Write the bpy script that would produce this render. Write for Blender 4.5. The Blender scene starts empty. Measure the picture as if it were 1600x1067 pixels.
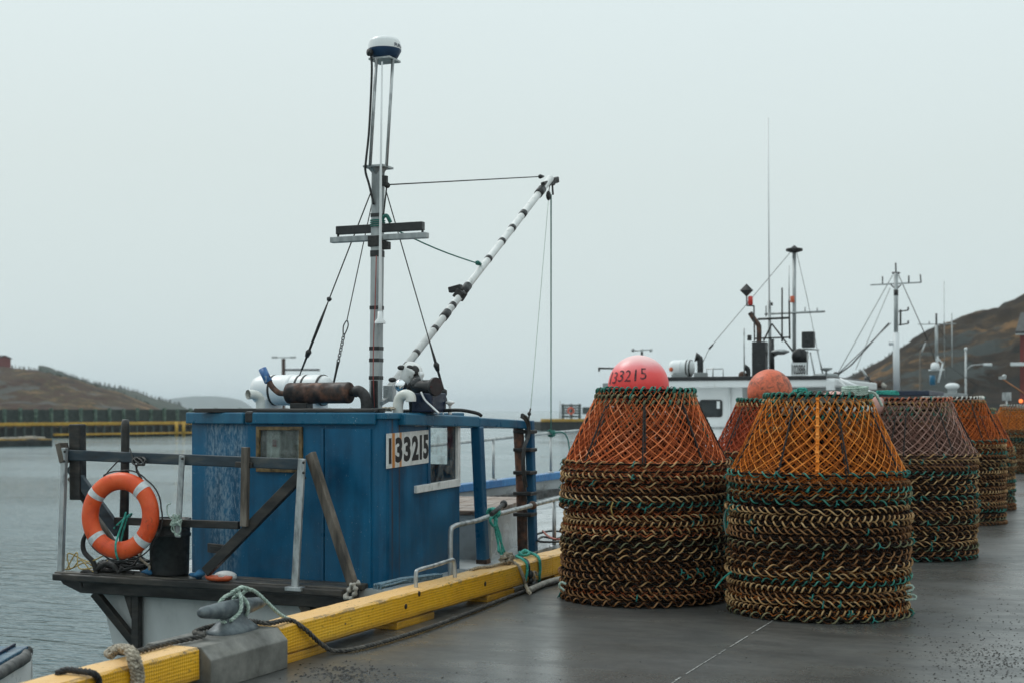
import bpy, math, random
from mathutils import Vector, Matrix
rnd = random.Random(11)
PI = math.pi
scene = bpy.context.scene
COL = scene.collection
V = Vector
# ---------------------------------------------------------------- camera geometry
# X runs across the quay (+X inland), Y along the quay edge, quay surface z = 0, the eye stands at (0, 0, H)
H = 1.68
YAW = math.radians(22.93)
FPX = 2222.2
FW = V((-math.sin(YAW), math.cos(YAW), 0))
RT = V((math.cos(YAW), math.sin(YAW), 0))
WATER = -0.9

def P(x, y, **k):
    """real point seen at photo pixel (x, y), at the given X, Y, Z or distance d"""
    d = FW + RT * ((x - 800) / FPX) + V((0, 0, 1)) * ((640 - y) / FPX)
    if 'X' in k: t = k['X'] / d.x
    elif 'Y' in k: t = k['Y'] / d.y
    elif 'Z' in k: t = (k['Z'] - H) / d.z
    else: t = k['d']
    return V((0, 0, H)) + d * t

def dep(p): return p.x * FW.x + p.y * FW.y
def W(px, p): return px * dep(p) / FPX        # size in metres of px photo pixels at point p

cam = bpy.data.cameras.new('camera')
cam.lens = 50; cam.sensor_width = 36; cam.shift_y = 106.5 / 1600
cam.clip_start = 0.1; cam.clip_end = 15000
cam.dof.use_dof = True; cam.dof.focus_distance = 12.0; cam.dof.aperture_fstop = 2.4
camo = bpy.data.objects.new('camera', cam); COL.objects.link(camo)
camo.location = (0, 0, H); camo.rotation_euler = (PI / 2, 0, YAW)
scene.camera = camo

# ---------------------------------------------------------------- mesh builder
class MB:
    def __init__(s): s.v = []; s.f = []; s.sm = []; s.mi = []; s.cur = 0
    def add(s, vs, fs, smooth=False):
        b = len(s.v); s.v.extend([tuple(v) for v in vs])
        for f in fs: s.f.append([i + b for i in f]); s.sm.append(smooth); s.mi.append(s.cur)
    def box(s, c, size, M=None, rz=0):
        hx, hy, hz = size[0] / 2, size[1] / 2, size[2] / 2
        vs = [V((x, y, z)) for x in (-hx, hx) for y in (-hy, hy) for z in (-hz, hz)]
        R = M if M is not None else Matrix.Rotation(rz, 3, 'Z')
        c = V(c)
        s.add([c + R @ v for v in vs], [(0, 1, 3, 2), (4, 6, 7, 5), (0, 4, 5, 1), (2, 3, 7, 6), (0, 2, 6, 4), (1, 5, 7, 3)])
    def bar(s, a, b, w, h, up=(0, 0, 1), twist=0):
        a, b = V(a), V(b); y = (b - a); L = y.length; y.normalize(); up = V(up)
        if abs(y.dot(up)) > .98: up = V((0, -1, 0))
        x = y.cross(up).normalized(); z = x.cross(y)
        M = Matrix((x, y, z)).transposed()
        if twist: M = M @ Matrix.Rotation(twist, 3, 'Y')
        s.box((a + b) / 2, (w, L, h), M)
    def span(s, lo, hi): s.box([(lo[i] + hi[i]) / 2 for i in range(3)], [hi[i] - lo[i] for i in range(3)])
    def tube(s, pts, r, n=8, closed=False, cap=True, flat=1.0):
        pts = [V(p) for p in pts]; m = len(pts)
        rs = r if isinstance(r, (list, tuple)) else [r] * m
        tan = []
        for i in range(m):
            a = pts[(i - 1) % m] if (closed or i > 0) else pts[i]
            b = pts[(i + 1) % m] if (closed or i < m - 1) else pts[i]
            t = b - a
            tan.append(t.normalized() if t.length > 1e-9 else V((0, 0, 1)))
        u = tan[0].cross(V((0, 0, 1)))
        if u.length < .1: u = tan[0].cross(V((0, 1, 0)))
        u.normalize(); vs = []
        for i in range(m):
            u = u - tan[i] * u.dot(tan[i])
            if u.length < 1e-6: u = tan[i].orthogonal()
            u.normalize(); w = tan[i].cross(u)
            for k in range(n):
                a = 2 * PI * k / n
                vs.append(pts[i] + (u * math.cos(a) + w * math.sin(a) * flat) * rs[i])
        fs = []
        for i in range(m if closed else m - 1):
            j = (i + 1) % m
            for k in range(n):
                fs.append((i * n + k, i * n + (k + 1) % n, j * n + (k + 1) % n, j * n + k))
        s.add(vs, fs, True)
        if cap and not closed:
            b = len(s.v) - m * n
            s.f.append([b + k for k in range(n)][::-1]); s.sm.append(False); s.mi.append(s.cur)
            s.f.append([b + (m - 1) * n + k for k in range(n)]); s.sm.append(False); s.mi.append(s.cur)
    def cyl(s, a, b, r, n=16, r2=None): s.tube([a, b], [r, r if r2 is None else r2], n)
    def lathe(s, prof, c, n=24, axis=(0, 0, 1), smooth=True):
        axis = V(axis).normalized(); q = V((0, 0, 1)).rotation_difference(axis); c = V(c); vs = []; fs = []
        for (r, z) in prof:
            for k in range(n):
                a = 2 * PI * k / n
                vs.append(c + q @ V((r * math.cos(a), r * math.sin(a), z)))
        for i in range(len(prof) - 1):
            for k in range(n):
                fs.append((i * n + k, i * n + (k + 1) % n, (i + 1) * n + (k + 1) % n, (i + 1) * n + k))
        s.add(vs, fs, smooth)
    def ball(s, c, r, nu=20, nv=12, sc=(1, 1, 1)):
        c = V(c); vs = []; fs = []
        for j in range(nv + 1):
            t = PI * j / nv
            for i in range(nu):
                a = 2 * PI * i / nu
                vs.append(c + V((r * sc[0] * math.sin(t) * math.cos(a), r * sc[1] * math.sin(t) * math.sin(a), -r * sc[2] * math.cos(t))))
        for j in range(nv):
            for i in range(nu):
                fs.append((j * nu + i, j * nu + (i + 1) % nu, (j + 1) * nu + (i + 1) % nu, (j + 1) * nu + i))
        s.add(vs, fs, True)
    def prism(s, poly, z0, z1):
        n = len(poly)
        z0f = z0 if callable(z0) else (lambda x, y: z0)
        z1f = z1 if callable(z1) else (lambda x, y: z1)
        vs = [(x, y, z0f(x, y)) for x, y in poly] + [(x, y, z1f(x, y)) for x, y in poly]
        fs = [list(range(n))[::-1], list(range(n, 2 * n))] + [(i, (i + 1) % n, n + (i + 1) % n, n + i) for i in range(n)]
        s.add(vs, fs)
    def extrude(s, poly3, d):
        """planar polygon (3D points) extruded along vector d"""
        n = len(poly3); p = [V(q) for q in poly3]; d = V(d)
        s.add(p + [q + d for q in p], [list(range(n))[::-1], list(range(n, 2 * n))] + [(i, (i + 1) % n, n + (i + 1) % n, n + i) for i in range(n)])
    def rope(s, pts, R, strands=3, pitch=None, n=5, seg=8, closed=False):
        """laid rope: strands twisted round a smooth path"""
        pitch = pitch or R * 7
        L = 0; acc = [0]
        for i in range(len(pts) - 1): L += (pts[i + 1] - pts[i]).length; acc.append(L)
        N = max(6, int(L / pitch * seg)); out = [[] for _ in range(strands)]
        u = None; j = 0
        for i in range(N + 1):
            t = L * i / N
            while j < len(acc) - 2 and acc[j + 1] < t: j += 1
            f = (t - acc[j]) / max(1e-9, acc[j + 1] - acc[j]); p = pts[j].lerp(pts[j + 1], f)
            tn = (pts[min(j + 2, len(pts) - 1)] - pts[max(j - 1, 0)]).normalized()
            if u is None:
                u = tn.cross(V((0, 0, 1)));
                if u.length < .1: u = tn.cross(V((0, 1, 0)))
            u = (u - tn * u.dot(tn)); u = u.normalized() if u.length > 1e-6 else tn.orthogonal().normalized()
            w = tn.cross(u)
            for k in range(strands):
                a = 2 * PI * (t / pitch + k / strands)
                out[k].append(p + (u * math.cos(a) + w * math.sin(a)) * R * .52)
        for o in out: s.tube(o, R * .56, n)
    def build(s, name, mat, parent=None, bevel=0, seg=2, label=None, loc=None, auto=True):
        me = bpy.data.meshes.new(name)
        org = ORG.get(parent.name, V((0, 0, 0))) if parent else V(loc if loc is not None else (0, 0, 0))
        me.from_pydata([(v[0] - org.x, v[1] - org.y, v[2] - org.z) for v in s.v], [], s.f)
        me.polygons.foreach_set('use_smooth', s.sm); me.polygons.foreach_set('material_index', s.mi)
        for m in (mat if isinstance(mat, (list, tuple)) else [mat]): me.materials.append(m)
        me.update()
        o = bpy.data.objects.new(name, me); COL.objects.link(o)
        if parent: o.parent = parent
        else: o.location = org
        ORG[o.name] = org
        if bevel:
            b = o.modifiers.new('edges', 'BEVEL'); b.width = bevel; b.segments = seg; b.limit_method = 'ANGLE'; b.angle_limit = math.radians(40)
        if label: o['label'] = label
        return o
ORG = {}

def tag(o, label, cat, group=None, kind=None):
    if label: o['label'] = label
    if cat: o['category'] = cat
    if group: o['group'] = group
    if kind: o['kind'] = kind
    return o
def thing(name, label, cat, loc, group=None):
    o = bpy.data.objects.new(name, None); COL.objects.link(o); o.location = loc; o.empty_display_size = .2
    ORG[o.name] = V(loc)
    return tag(o, label, cat, group)
def struct(o): o['kind'] = 'structure'; return o
def smooth_path(pts, k=8, closed=False):
    pts = [V(p) for p in pts]; n = len(pts); out = []
    for i in range(n if closed else n - 1):
        g = (lambda j: pts[j % n]) if closed else (lambda j: pts[max(0, min(n - 1, j))])
        a, b, c, d = g(i - 1), g(i), g(i + 1), g(i + 2)
        for q in range(k):
            t = q / k
            out.append(.5 * ((2 * b) + (c - a) * t + (2 * a - 5 * b + 4 * c - d) * t * t + (3 * b - a - 3 * c + d) * t ** 3))
    if not closed: out.append(pts[-1])
    return out
def text_geo(string, size, sx=1.0, bold=0.0, res=3):
    cu = bpy.data.curves.new('lettering', 'FONT'); cu.body = string; cu.size = size; cu.offset = bold; cu.resolution_u = res
    o = bpy.data.objects.new('lettering', cu); COL.objects.link(o)
    dg = bpy.context.evaluated_depsgraph_get(); me = bpy.data.meshes.new_from_object(o.evaluated_get(dg))
    vs = [V((v.co.x * sx, v.co.y, 0)) for v in me.vertices]; fs = [list(p.vertices) for p in me.polygons]
    bpy.data.objects.remove(o); bpy.data.curves.remove(cu); bpy.data.meshes.remove(me)
    xs = [v.x for v in vs]; ys = [v.y for v in vs]
    x0, y0 = min(xs), min(ys)
    return [V((v.x - x0, v.y - y0, 0)) for v in vs], fs, max(xs) - x0, max(ys) - y0
def put_text(mb, string, origin, ux, uy, w, h, bold=0.0):
    """flat lettering filling w x h, lower left corner at origin"""
    vs, fs, tw, th = text_geo(string, 1.0, 1.0, bold)
    ux, uy, o = V(ux).normalized(), V(uy).normalized(), V(origin)
    mb.add([o + ux * (v.x / tw * w) + uy * (v.y / th * h) for v in vs], fs)

# ---------------------------------------------------------------- materials
class NT:
    def __init__(s, name):
        s.m = bpy.data.materials.new(name); s.m.use_nodes = True; s.t = s.m.node_tree; s.t.nodes.clear()
        s.out = s.n('ShaderNodeOutputMaterial'); s.b = s.n('ShaderNodeBsdfPrincipled'); s.l(s.b.outputs[0], s.out.inputs[0])
        s.tc = s.n('ShaderNodeTexCoord').outputs['Object']
    def n(s, kind, **k):
        x = s.t.nodes.new(kind)
        for a, b in k.items(): setattr(x, a, b)
        return x
    def l(s, a, b): s.t.links.new(a, b)
    def set(s, sock, v):
        if hasattr(v, 'is_linked') or isinstance(v, bpy.types.NodeSocket): s.l(v, sock)
        else: sock.default_value = v
    def mp(s, scale=(1, 1, 1), rot=(0, 0, 0), loc=(0, 0, 0)):
        m = s.n('ShaderNodeMapping'); s.l(s.tc, m.inputs[0]); m.inputs['Scale'].default_value = scale
        m.inputs['Rotation'].default_value = rot; m.inputs['Location'].default_value = loc; return m.outputs[0]
    def noise(s, scale=5, detail=5, rough=.55, vec=None, dist=0):
        x = s.n('ShaderNodeTexNoise'); s.l(vec or s.tc, x.inputs['Vector']); x.inputs['Scale'].default_value = scale
        x.inputs['Detail'].default_value = detail; x.inputs['Roughness'].default_value = rough; x.inputs['Distortion'].default_value = dist
        return x.outputs[0]
    def ramp(s, f, stops):
        r = s.n('ShaderNodeValToRGB'); s.l(f, r.inputs[0]); e = r.color_ramp.elements
        while len(e) < len(stops): e.new(.5)
        for i, (p, c) in enumerate(stops):
            e[i].position = p
            e[i].color = (c, c, c, 1) if isinstance(c, (int, float)) else (*c, 1)
        return r.outputs[0]
    def mr(s, f, a, b, c=0, d=1):
        x = s.n('ShaderNodeMapRange'); x.interpolation_type = 'SMOOTHSTEP'; s.l(f, x.inputs[0])
        for i, v in enumerate((a, b, c, d)): x.inputs[i + 1].default_value = v
        return x.outputs[0]
    def math(s, op, a, b=0.0, c=0.0):
        x = s.n('ShaderNodeMath', operation=op)
        for i, v in enumerate((a, b, c)): s.set(x.inputs[i], v)
        return x.outputs[0]
    def mix(s, f, a, b):
        x = s.n('ShaderNodeMix', data_type='RGBA')
        s.set(x.inputs[0], f)
        for i, v in ((6, a), (7, b)):
            if isinstance(v, (tuple, list)): x.inputs[i].default_value = (*v[:3], 1)
            else: s.l(v, x.inputs[i])
        return x.outputs[2]
    def xyz(s, vec=None):
        x = s.n('ShaderNodeSeparateXYZ'); s.l(vec or s.tc, x.inputs[0]); return x.outputs
    def bump(s, h, strength=.3, dist=.01):
        b = s.n('ShaderNodeBump'); s.l(h, b.inputs['Height']); b.inputs['Strength'].default_value = strength; b.inputs['Distance'].default_value = dist
        s.l(b.outputs[0], s.b.inputs['Normal'])
    def base(s, v): s.set(s.b.inputs['Base Color'], v if not isinstance(v, tuple) else (*v, 1))
    def rough(s, v): s.set(s.b.inputs['Roughness'], v)
    def put(s, k, v): s.b.inputs[k].default_value = v

def mk(name, c1, c2, c3=None, scale=6, rough=(.45, .75), metal=0, bump=.15, bs=60, st=(1, 1, 1), lo=.35, hi=.65, spec=.5, bd=.004, rs=None):
    """weathered surface: two or three colours through fractal noise, uneven gloss, fine bump"""
    t = NT(name); vec = t.mp(st)
    f = t.noise(scale, 7, .62, vec)
    t.base(t.ramp(f, [(lo, c1), (hi, c2)] if c3 is None else [(lo, c1), ((lo + hi) / 2, c2), (hi, c3)]))
    t.rough(t.mr(t.noise(rs or scale * 1.7, 4, .5, vec), .3, .7, rough[0], rough[1]))
    t.put('Metallic', metal); t.put('Specular IOR Level', spec)
    if bump: t.bump(t.noise(bs, 5, .6, vec), bump, bd)
    return t.m

M = {}
M['timber'] = mk('weathered_timber', (.035, .03, .026), (.11, .09, .07), (.2, .17, .14), 9, (.5, .85), st=(1, 1, .18), bump=.5, bs=40)
M['timber_dark'] = mk('wet_dark_timber', (.006, .0065, .006), (.02, .018, .016), (.05, .041, .032), 8, (.3, .7), st=(.3, 1, 1), bump=.5, bs=40)
M['timber_blue'] = mk('blue_painted_timber', (.014, .018, .022), (.022, .04, .055), (.09, .09, .08), 10, (.35, .7), st=(.25, 1, 1), bump=.4, bs=40, lo=.3, hi=.72)
M['galv'] = mk('dull_aluminium', (.22, .23, .23), (.42, .44, .44), (.55, .56, .55), 14, (.3, .6), metal=.55, bump=.08, st=(1, 1, .4))
M['alu'] = mk('grey_mast_paint', (.24, .26, .26), (.36, .38, .38), (.46, .48, .47), 10, (.3, .6), metal=.3, bump=.06, st=(1, 1, .25))
M['white'] = mk('white_paint', (.66, .68, .67), (.8, .81, .8), (.82, .82, .81), 5, (.25, .5), bump=.05, lo=.25, hi=.6)
M['white_worn'] = mk('worn_white_paint', (.2, .18, .15), (.62, .63, .61), (.74, .74, .72), 16, (.35, .7), bump=.12, lo=.22, hi=.55, st=(1, 1, .6))
M['pvc'] = mk('white_plastic_pipe', (.62, .62, .56), (.76, .76, .72), None, 8, (.2, .4), bump=.03)
M['black'] = mk('black_rubber', (.006, .007, .007), (.02, .021, .021), None, 14, (.35, .7), bump=.1)
M['tape'] = mk('black_tape', (.006, .006, .006), (.03, .03, .03), None, 30, (.3, .6), bump=.1)
M['black_paint'] = mk('black_paint', (.008, .009, .01), (.022, .023, .024), None, 10, (.25, .5), bump=.05)
M['navy'] = mk('navy_paint', (.006, .012, .03), (.012, .025, .06), None, 10, (.25, .5), bump=.05)
M['cable'] = mk('dark_wire', (.012, .013, .013), (.035, .036, .035), None, 30, (.4, .7), bump=0)
M['greenline'] = mk('green_line', (.01, .10, .08), (.03, .2, .16), None, 40, (.5, .8), bump=.1)
M['rust'] = mk('rusty_steel', (.018, .012, .01), (.075, .036, .022), (.15, .07, .04), 13, (.55, .9), bump=.3, bs=70)
M['rust_dark'] = mk('sooty_steel', (.010, .008, .008), (.055, .027, .018), (.16, .066, .036), 9, (.5, .85), bump=.3, bs=70)
M['iron'] = mk('black_iron', (.012, .012, .012), (.035, .03, .027), None, 20, (.45, .8), bump=.3)
M['chrome'] = mk('chrome', (.75, .77, .78), (.82, .83, .84), None, 3, (.04, .1), metal=1, bump=0)
M['teal_rope'] = mk('teal_rope', (.012, .16, .13), (.03, .36, .29), (.09, .45, .37), 40, (.5, .8), bump=.3, bs=200)
M['pale_rope'] = mk('pale_green_rope', (.2, .28, .23), (.4, .5, .43), (.5, .58, .52), 40, (.6, .9), bump=.4, bs=220)
M['tan_rope'] = mk('tan_rope', (.14, .115, .085), (.34, .29, .22), (.46, .4, .31), 40, (.6, .9), bump=.4, bs=220)
M['grey_rope'] = mk('dark_grey_rope', (.014, .014, .013), (.05, .047, .042), (.13, .115, .095), 30, (.55, .85), bump=.4, bs=200)
M['black_rope'] = mk('black_rope', (.008, .008, .009), (.028, .028, .028), None, 40, (.5, .8), bump=.4, bs=200)
M['yellow_rope'] = mk('yellow_twine', (.3, .2, .05), (.5, .36, .1), None, 40, (.6, .8), bump=.2)
M['blue_rope'] = mk('blue_grey_rope', (.06, .12, .16), (.15, .24, .3), (.25, .33, .37), 40, (.6, .8), bump=.3)
M['orange_plastic'] = mk('orange_plastic', (.4, .06, .02), (.6, .11, .03), None, 10, (.35, .6), bump=.08)
M['ring_orange'] = mk('life_ring_orange', (.6, .055, .008), (.76, .088, .012), (.78, .12, .025), 5, (.38, .6), bump=.06, bs=90)
_t = NT('scuffed_life_ring'); _c = _t.ramp(_t.noise(5, 6, .6), [(.3, (.58, .05, .008)), (.5, (.76, .085, .012)), (.72, (.8, .13, .03))])
_c = _t.mix(_t.math('MULTIPLY', _t.mr(_t.noise(16, 7, .75, dist=.8), .56, .7), .55), _c, (.16, .04, .015)); _c = _t.mix(_t.math('MULTIPLY', _t.mr(_t.noise(30, 5, .7), .63, .7), .5), _c, (.8, .42, .26))
_t.base(_c); _t.rough(_t.mr(_t.noise(9, 4), .3, .7, .35, .65)); _t.bump(_t.noise(50, 5, .7), .2, .004); M['ring_orange_near'] = _t.m
M['radome_navy'] = mk('radome_navy', (.006, .03, .075), (.012, .05, .12), None, 10, (.25, .5), bump=.03)
M['ring_tape'] = mk('reflective_tape', (.42, .45, .45), (.66, .68, .68), None, 22, (.25, .45), bump=.1, lo=.3, hi=.55)
M['cloth'] = mk('pale_cloth', (.28, .26, .22), (.48, .45, .4), None, 14, (.7, .95), bump=.3)
M['red_paint'] = mk('red_painted_boards', (.13, .02, .016), (.22, .035, .028), None, 3, (.5, .8), bump=.2)
M['glass_dark'] = mk('dark_window_glass', (.008, .01, .011), (.03, .035, .036), None, 2.5, (.03, .12), bump=0)
M['buoy_pink'] = None
# ---------------------------------------------------------------- sky, sun, haze
w = bpy.data.worlds.new('World'); scene.world = w; w.use_nodes = True
wt = w.node_tree; wt.nodes.clear()
wo = wt.nodes.new('ShaderNodeOutputWorld'); bg = wt.nodes.new('ShaderNodeBackground'); wt.links.new(bg.outputs[0], wo.inputs[0])
SUN_EL, SUN_AZ = math.radians(52), math.radians(-75)      # azimuth from +Y, towards the water side
sky = wt.nodes.new('ShaderNodeTexSky'); sky.sky_type = 'NISHITA'; sky.sun_disc = False
sky.sun_elevation = SUN_EL; sky.sun_rotation = SUN_AZ; sky.dust_density = 6; sky.air_density = 1.2; sky.altitude = 0
# a closed overcast deck over the clear sky: brighter overhead, a little bluer and dimmer low down
tcw = wt.nodes.new('ShaderNodeTexCoord'); sp = wt.nodes.new('ShaderNodeSeparateXYZ'); wt.links.new(tcw.outputs['Generated'], sp.inputs[0])
nz = wt.nodes.new('ShaderNodeTexNoise'); nz.inputs['Scale'].default_value = 1.3; nz.inputs['Detail'].default_value = 3
mpw = wt.nodes.new('ShaderNodeMapping'); mpw.inputs['Scale'].default_value = (1, 1, 2.2); wt.links.new(tcw.outputs['Generated'], mpw.inputs[0]); wt.links.new(mpw.outputs[0], nz.inputs['Vector'])
ad = wt.nodes.new('ShaderNodeMath'); ad.operation = 'MULTIPLY_ADD'; wt.links.new(nz.outputs[0], ad.inputs[0]); ad.inputs[1].default_value = .10
wt.links.new(sp.outputs[2], ad.inputs[2])
cr = wt.nodes.new('ShaderNodeValToRGB'); wt.links.new(ad.outputs[0], cr.inputs[0])
e = cr.color_ramp.elements
for _ in range(3): e.new(.5)
for i, (p, c) in enumerate([(.0, (6.0, 7.2, 7.65)), (.1, (6.75, 7.8, 7.9)), (.22, (7.15, 8.1, 8.05)), (.5, (8.5, 9.7, 9.9)), (1, (9.8, 11.5, 11.9))]):
    e[i].position = p; e[i].color = (*c, 1)
mx = wt.nodes.new('ShaderNodeMix'); mx.data_type = 'RGBA'; mx.inputs[0].default_value = .94
wt.links.new(sky.outputs[0], mx.inputs[6]); wt.links.new(cr.outputs[0], mx.inputs[7]); wt.links.new(mx.outputs[2], bg.inputs[0])
bg.inputs[1].default_value = .1
sun = bpy.data.lights.new('sun', 'SUN'); sun.energy = 1.1; sun.angle = math.radians(25); sun.color = (1, .98, .95)
so = bpy.data.objects.new('sun', sun); COL.objects.link(so)
sd = V((math.sin(SUN_AZ) * math.cos(SUN_EL), math.cos(SUN_AZ) * math.cos(SUN_EL), math.sin(SUN_EL)))
so.rotation_euler = sd.to_track_quat('Z', 'Y').to_euler(); so.location = (-10, 0, 30)
vs = scene.view_settings; vs.view_transform = 'Standard'; vs.look = 'None'; vs.exposure = 0; vs.gamma = 1
scene.cycles.use_denoising = True
scene.cycles.max_bounces = 8; scene.cycles.diffuse_bounces = 3; scene.cycles.glossy_bounces = 4
scene.cycles.transmission_bounces = 4; scene.cycles.transparent_max_bounces = 12; scene.cycles.volume_bounces = 0

hz = MB(); hz.span((-4500, -4500, -2.2), (4500, 4500, 34))
hm = bpy.data.materials.new('sea_haze'); hm.use_nodes = True; ht = hm.node_tree; ht.nodes.clear()
ho = ht.nodes.new('ShaderNodeOutputMaterial'); hv = ht.nodes.new('ShaderNodeVolumePrincipled')
hv.inputs['Color'].default_value = (.86, .95, 1, 1); hv.inputs['Density'].default_value = .00026; hv.inputs['Anisotropy'].default_value = .1
ht.links.new(hv.outputs[0], ho.inputs['Volume'])
HAZE = hz.build('haze', hm); tag(HAZE, 'thin pale sea haze lying over the harbour and headland', 'haze', kind='stuff')

# ---------------------------------------------------------------- water
t = NT('harbour_water')
vec = t.mp((1, 1, 1), (0, 0, -YAW))
v1 = t.mp((.55, 1.7, 1), (0, 0, -YAW)); v2 = t.mp((1.0, 3.2, 1), (0, 0, -YAW - .25)); v3 = t.mp((.05, .13, 1), (0, 0, -YAW))
h = t.math('MULTIPLY_ADD', t.noise(1.6, 3, .55, v1, .4), 1.0, t.math('MULTIPLY', t.noise(3.6, 3, .5, v2, .3), .35))
gust = t.mr(t.noise(1, 3, .5, v3), .3, .7, .55, 1.0)
t.base(t.mix(gust, (.018, .062, .075), (.03, .085, .10)))
t.rough(t.mr(gust, .5, 1, .07, .16)); t.put('IOR', 1.33); t.put('Specular IOR Level', .5)
t.bump(h, .42, .15)
M['water'] = t.m
m = MB(); R0 = 4400
n = 48
m.add([(0, 0, WATER)] + [(R0 * math.cos(2 * PI * i / n), R0 * math.sin(2 * PI * i / n), WATER) for i in range(n)], [(0, 1 + i, 1 + (i + 1) % n) for i in range(n)])
struct(m.build('water', M['water']))
m = MB(); m.add([(-4450, -4450, -1.2 - .5), (4450, -4450, -1.7), (4450, 4450, -1.7), (-4450, 4450, -1.7)], [(0, 1, 2, 3)])
M['seabed'] = mk('seabed_mud', (.02, .02, .018), (.05, .045, .04), None, .5, bump=0)
struct(m.build('seabed', M['seabed']))

# ---------------------------------------------------------------- quay surface
t = NT('wet_concrete')
big = t.noise(.45, 5, .6); med = t.noise(2.2, 7, .7, t.mp((.6, 1.2, 1))); fine = t.noise(55, 4, .6)
brm = t.noise(26, 3, .6, t.mp((.06, 1, 1), (0, 0, .12)))
wet = t.mr(t.math('MULTIPLY_ADD', med, .55, t.math('MULTIPLY', big, .6)), .42, .72)
c = t.mix(t.mr(med, .3, .7), (.036, .036, .034), (.108, .107, .10))
c = t.mix(t.math('MULTIPLY', t.mr(fine, .52, .72), .5), c, (.13, .13, .125))
c = t.mix(t.math('MULTIPLY', t.mr(t.noise(11, 7, .78), .5, .66), .5), c, (.03, .03, .028))
c = t.mix(t.math('MULTIPLY', t.mr(t.noise(24, 5, .75), .6, .7), .5), c, (.17, .17, .16))
c = t.mix(t.math('MULTIPLY', t.mr(brm, .45, .7), .12), c, (.022, .021, .02))
t.base(c)
t.rough(t.math('ADD', t.mr(wet, 0, 1, .36, .18), t.math('MULTIPLY', fine, .14)))
t.put('Specular IOR Level', .75)
t.bump(t.math('ADD', t.math('MULTIPLY', fine, .5), t.math('MULTIPLY', brm, .3)), .3, .005)
M['concrete_wet'] = t.m
M['block'] = mk('cast_concrete', (.055, .053, .045), (.14, .137, .122), (.25, .24, .215), 4, (.45, .85), bump=.4, bs=50, lo=.3, hi=.72)
m = MB()
m.add([(-5.3, -25, 0), (70, -25, 0), (70, 140, 0), (-5.3, 140, 0), (-5.3, -25, -1.5), (-5.3, 140, -1.5)], [(0, 1, 2, 3), (0, 3, 5, 4)])
QUAY = struct(m.build('quay_pavement', M['concrete_wet']))
# the saw-cut joint, its glint painted as broken pale dashes just above the slab
m = MB(); jx = P(1100, 1036, Z=0).x; y = 5.0
while y < 60:
    L = rnd.uniform(.05, .4); wv = rnd.uniform(.003, .007)
    x0 = jx + rnd.uniform(-.003, .003)
    m.add([(x0 - wv, y, .004), (x0 + wv, y, .004), (x0 + wv * .7, y + L, .004), (x0 - wv * .8, y + L, .004)], [(0, 1, 2, 3)])
    y += L + rnd.choice((.01, .02, .05, .12))
m.build('pavement_joint', mk('joint_glint', (.16, .16, .15), (.4, .4, .38), None, 20), QUAY)
# crumbs of dirt and dried weed scattered over the wet concrete
m = MB()
def crumb(x, y, r):
    k = 5; vs = []; a0 = rnd.random() * 6
    for i in range(k):
        a = a0 + 2 * PI * i / k; q = r * rnd.uniform(.6, 1.3); vs.append((x + q * math.cos(a), y + q * math.sin(a), .002))
    vs.append((x + r * .2, y, r * rnd.uniform(.5, .9)))
    m.add(vs, [(i, (i + 1) % k, k) for i in range(k)])
for _ in range(2600):
    u = rnd.random()
    if u < .2: p = P(rnd.gauss(1560, 55), rnd.gauss(1030, 16), Z=0); r = rnd.uniform(.003, .010)
    elif u < .62: p = P(rnd.uniform(1380, 1640), 1100 - 260 * rnd.random() ** 1.3, Z=0); r = rnd.uniform(.003, .010)
    elif u < .72: p = P(rnd.gauss(530, 35), rnd.gauss(1052, 9), Z=0); r = rnd.uniform(.004, .014)
    else: p = P(rnd.uniform(460, 1700), 1085 - 240 * rnd.random() ** 1.2, Z=0); r = .0015 + .0075 * rnd.random() ** 3
    if p.x > -4.95: crumb(p.x, p.y, r)
tag(m.build('debris', mk('dirt_crumbs', (.006, .006, .005), (.022, .02, .016), None, 9)), 'dark crumbs of dirt strewn over the wet concrete', 'dirt', kind='stuff')

# ---------------------------------------------------------------- yellow kerb timbers
t = NT('yellow_painted_timber')
x, y, z = t.xyz()
s1 = t.math('SINE', t.math('MULTIPLY', t.math('ADD', t.math('ADD', y, z), x), 150.0)); s2 = t.math('SINE', t.math('MULTIPLY', t.math('SUBTRACT', t.math('SUBTRACT', y, z), x), 150.0))
dia = t.math('MULTIPLY', s1, s2)
nb = t.noise(3.5, 6, .6, t.mp((1, .35, 1))); nf = t.noise(34, 5, .65, t.mp((1, .5, 1)))
c = t.ramp(nb, [(.3, (.68, .32, .010)), (.52, (.82, .42, .012)), (.72, (.86, .48, .03))])
grain = t.math('MULTIPLY', t.mr(dia, .35, .8), t.mr(t.noise(6, 4, .6), .38, .62, .1, .6))
c = t.mix(t.math('MULTIPLY', grain, 1.1), c, (.26, .11, .010))
geo = t.n('ShaderNodeNewGeometry'); gz = t.xyz(geo.outputs['True Normal'])[2]
up = t.mr(gz, .5, .9)                                     # top face: sky sheen painted in as a paler tone, with slight wear
c = t.mix(t.math('MULTIPLY', up, t.mr(nb, .25, .6, .5, .95)), c, (.80, .50, .22))
c = t.mix(t.math('MULTIPLY', t.mr(nf, .57, .7), t.mr(nb, .38, .62, .2, .95)), c, (.055, .04, .025))
eg = t.math('ADD', t.math('SUBTRACT', x, .115), t.math('SUBTRACT', z, .262))
wr = t.math('MULTIPLY', t.mr(eg, -.045, -.012), t.mr(t.noise(9, 7, .75, t.mp((1, .5, 1))), .5, .6))
c = t.mix(t.math('MULTIPLY', wr, .85), c, (.30, .19, .09))                      # corner rubbed to bare wood by ropes
c = t.mix(t.math('MULTIPLY', t.mr(z, .13, .06), t.mr(nb, .35, .6, .25, .85)), c, (.16, .085, .02))   # splashed grime along the foot
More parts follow.
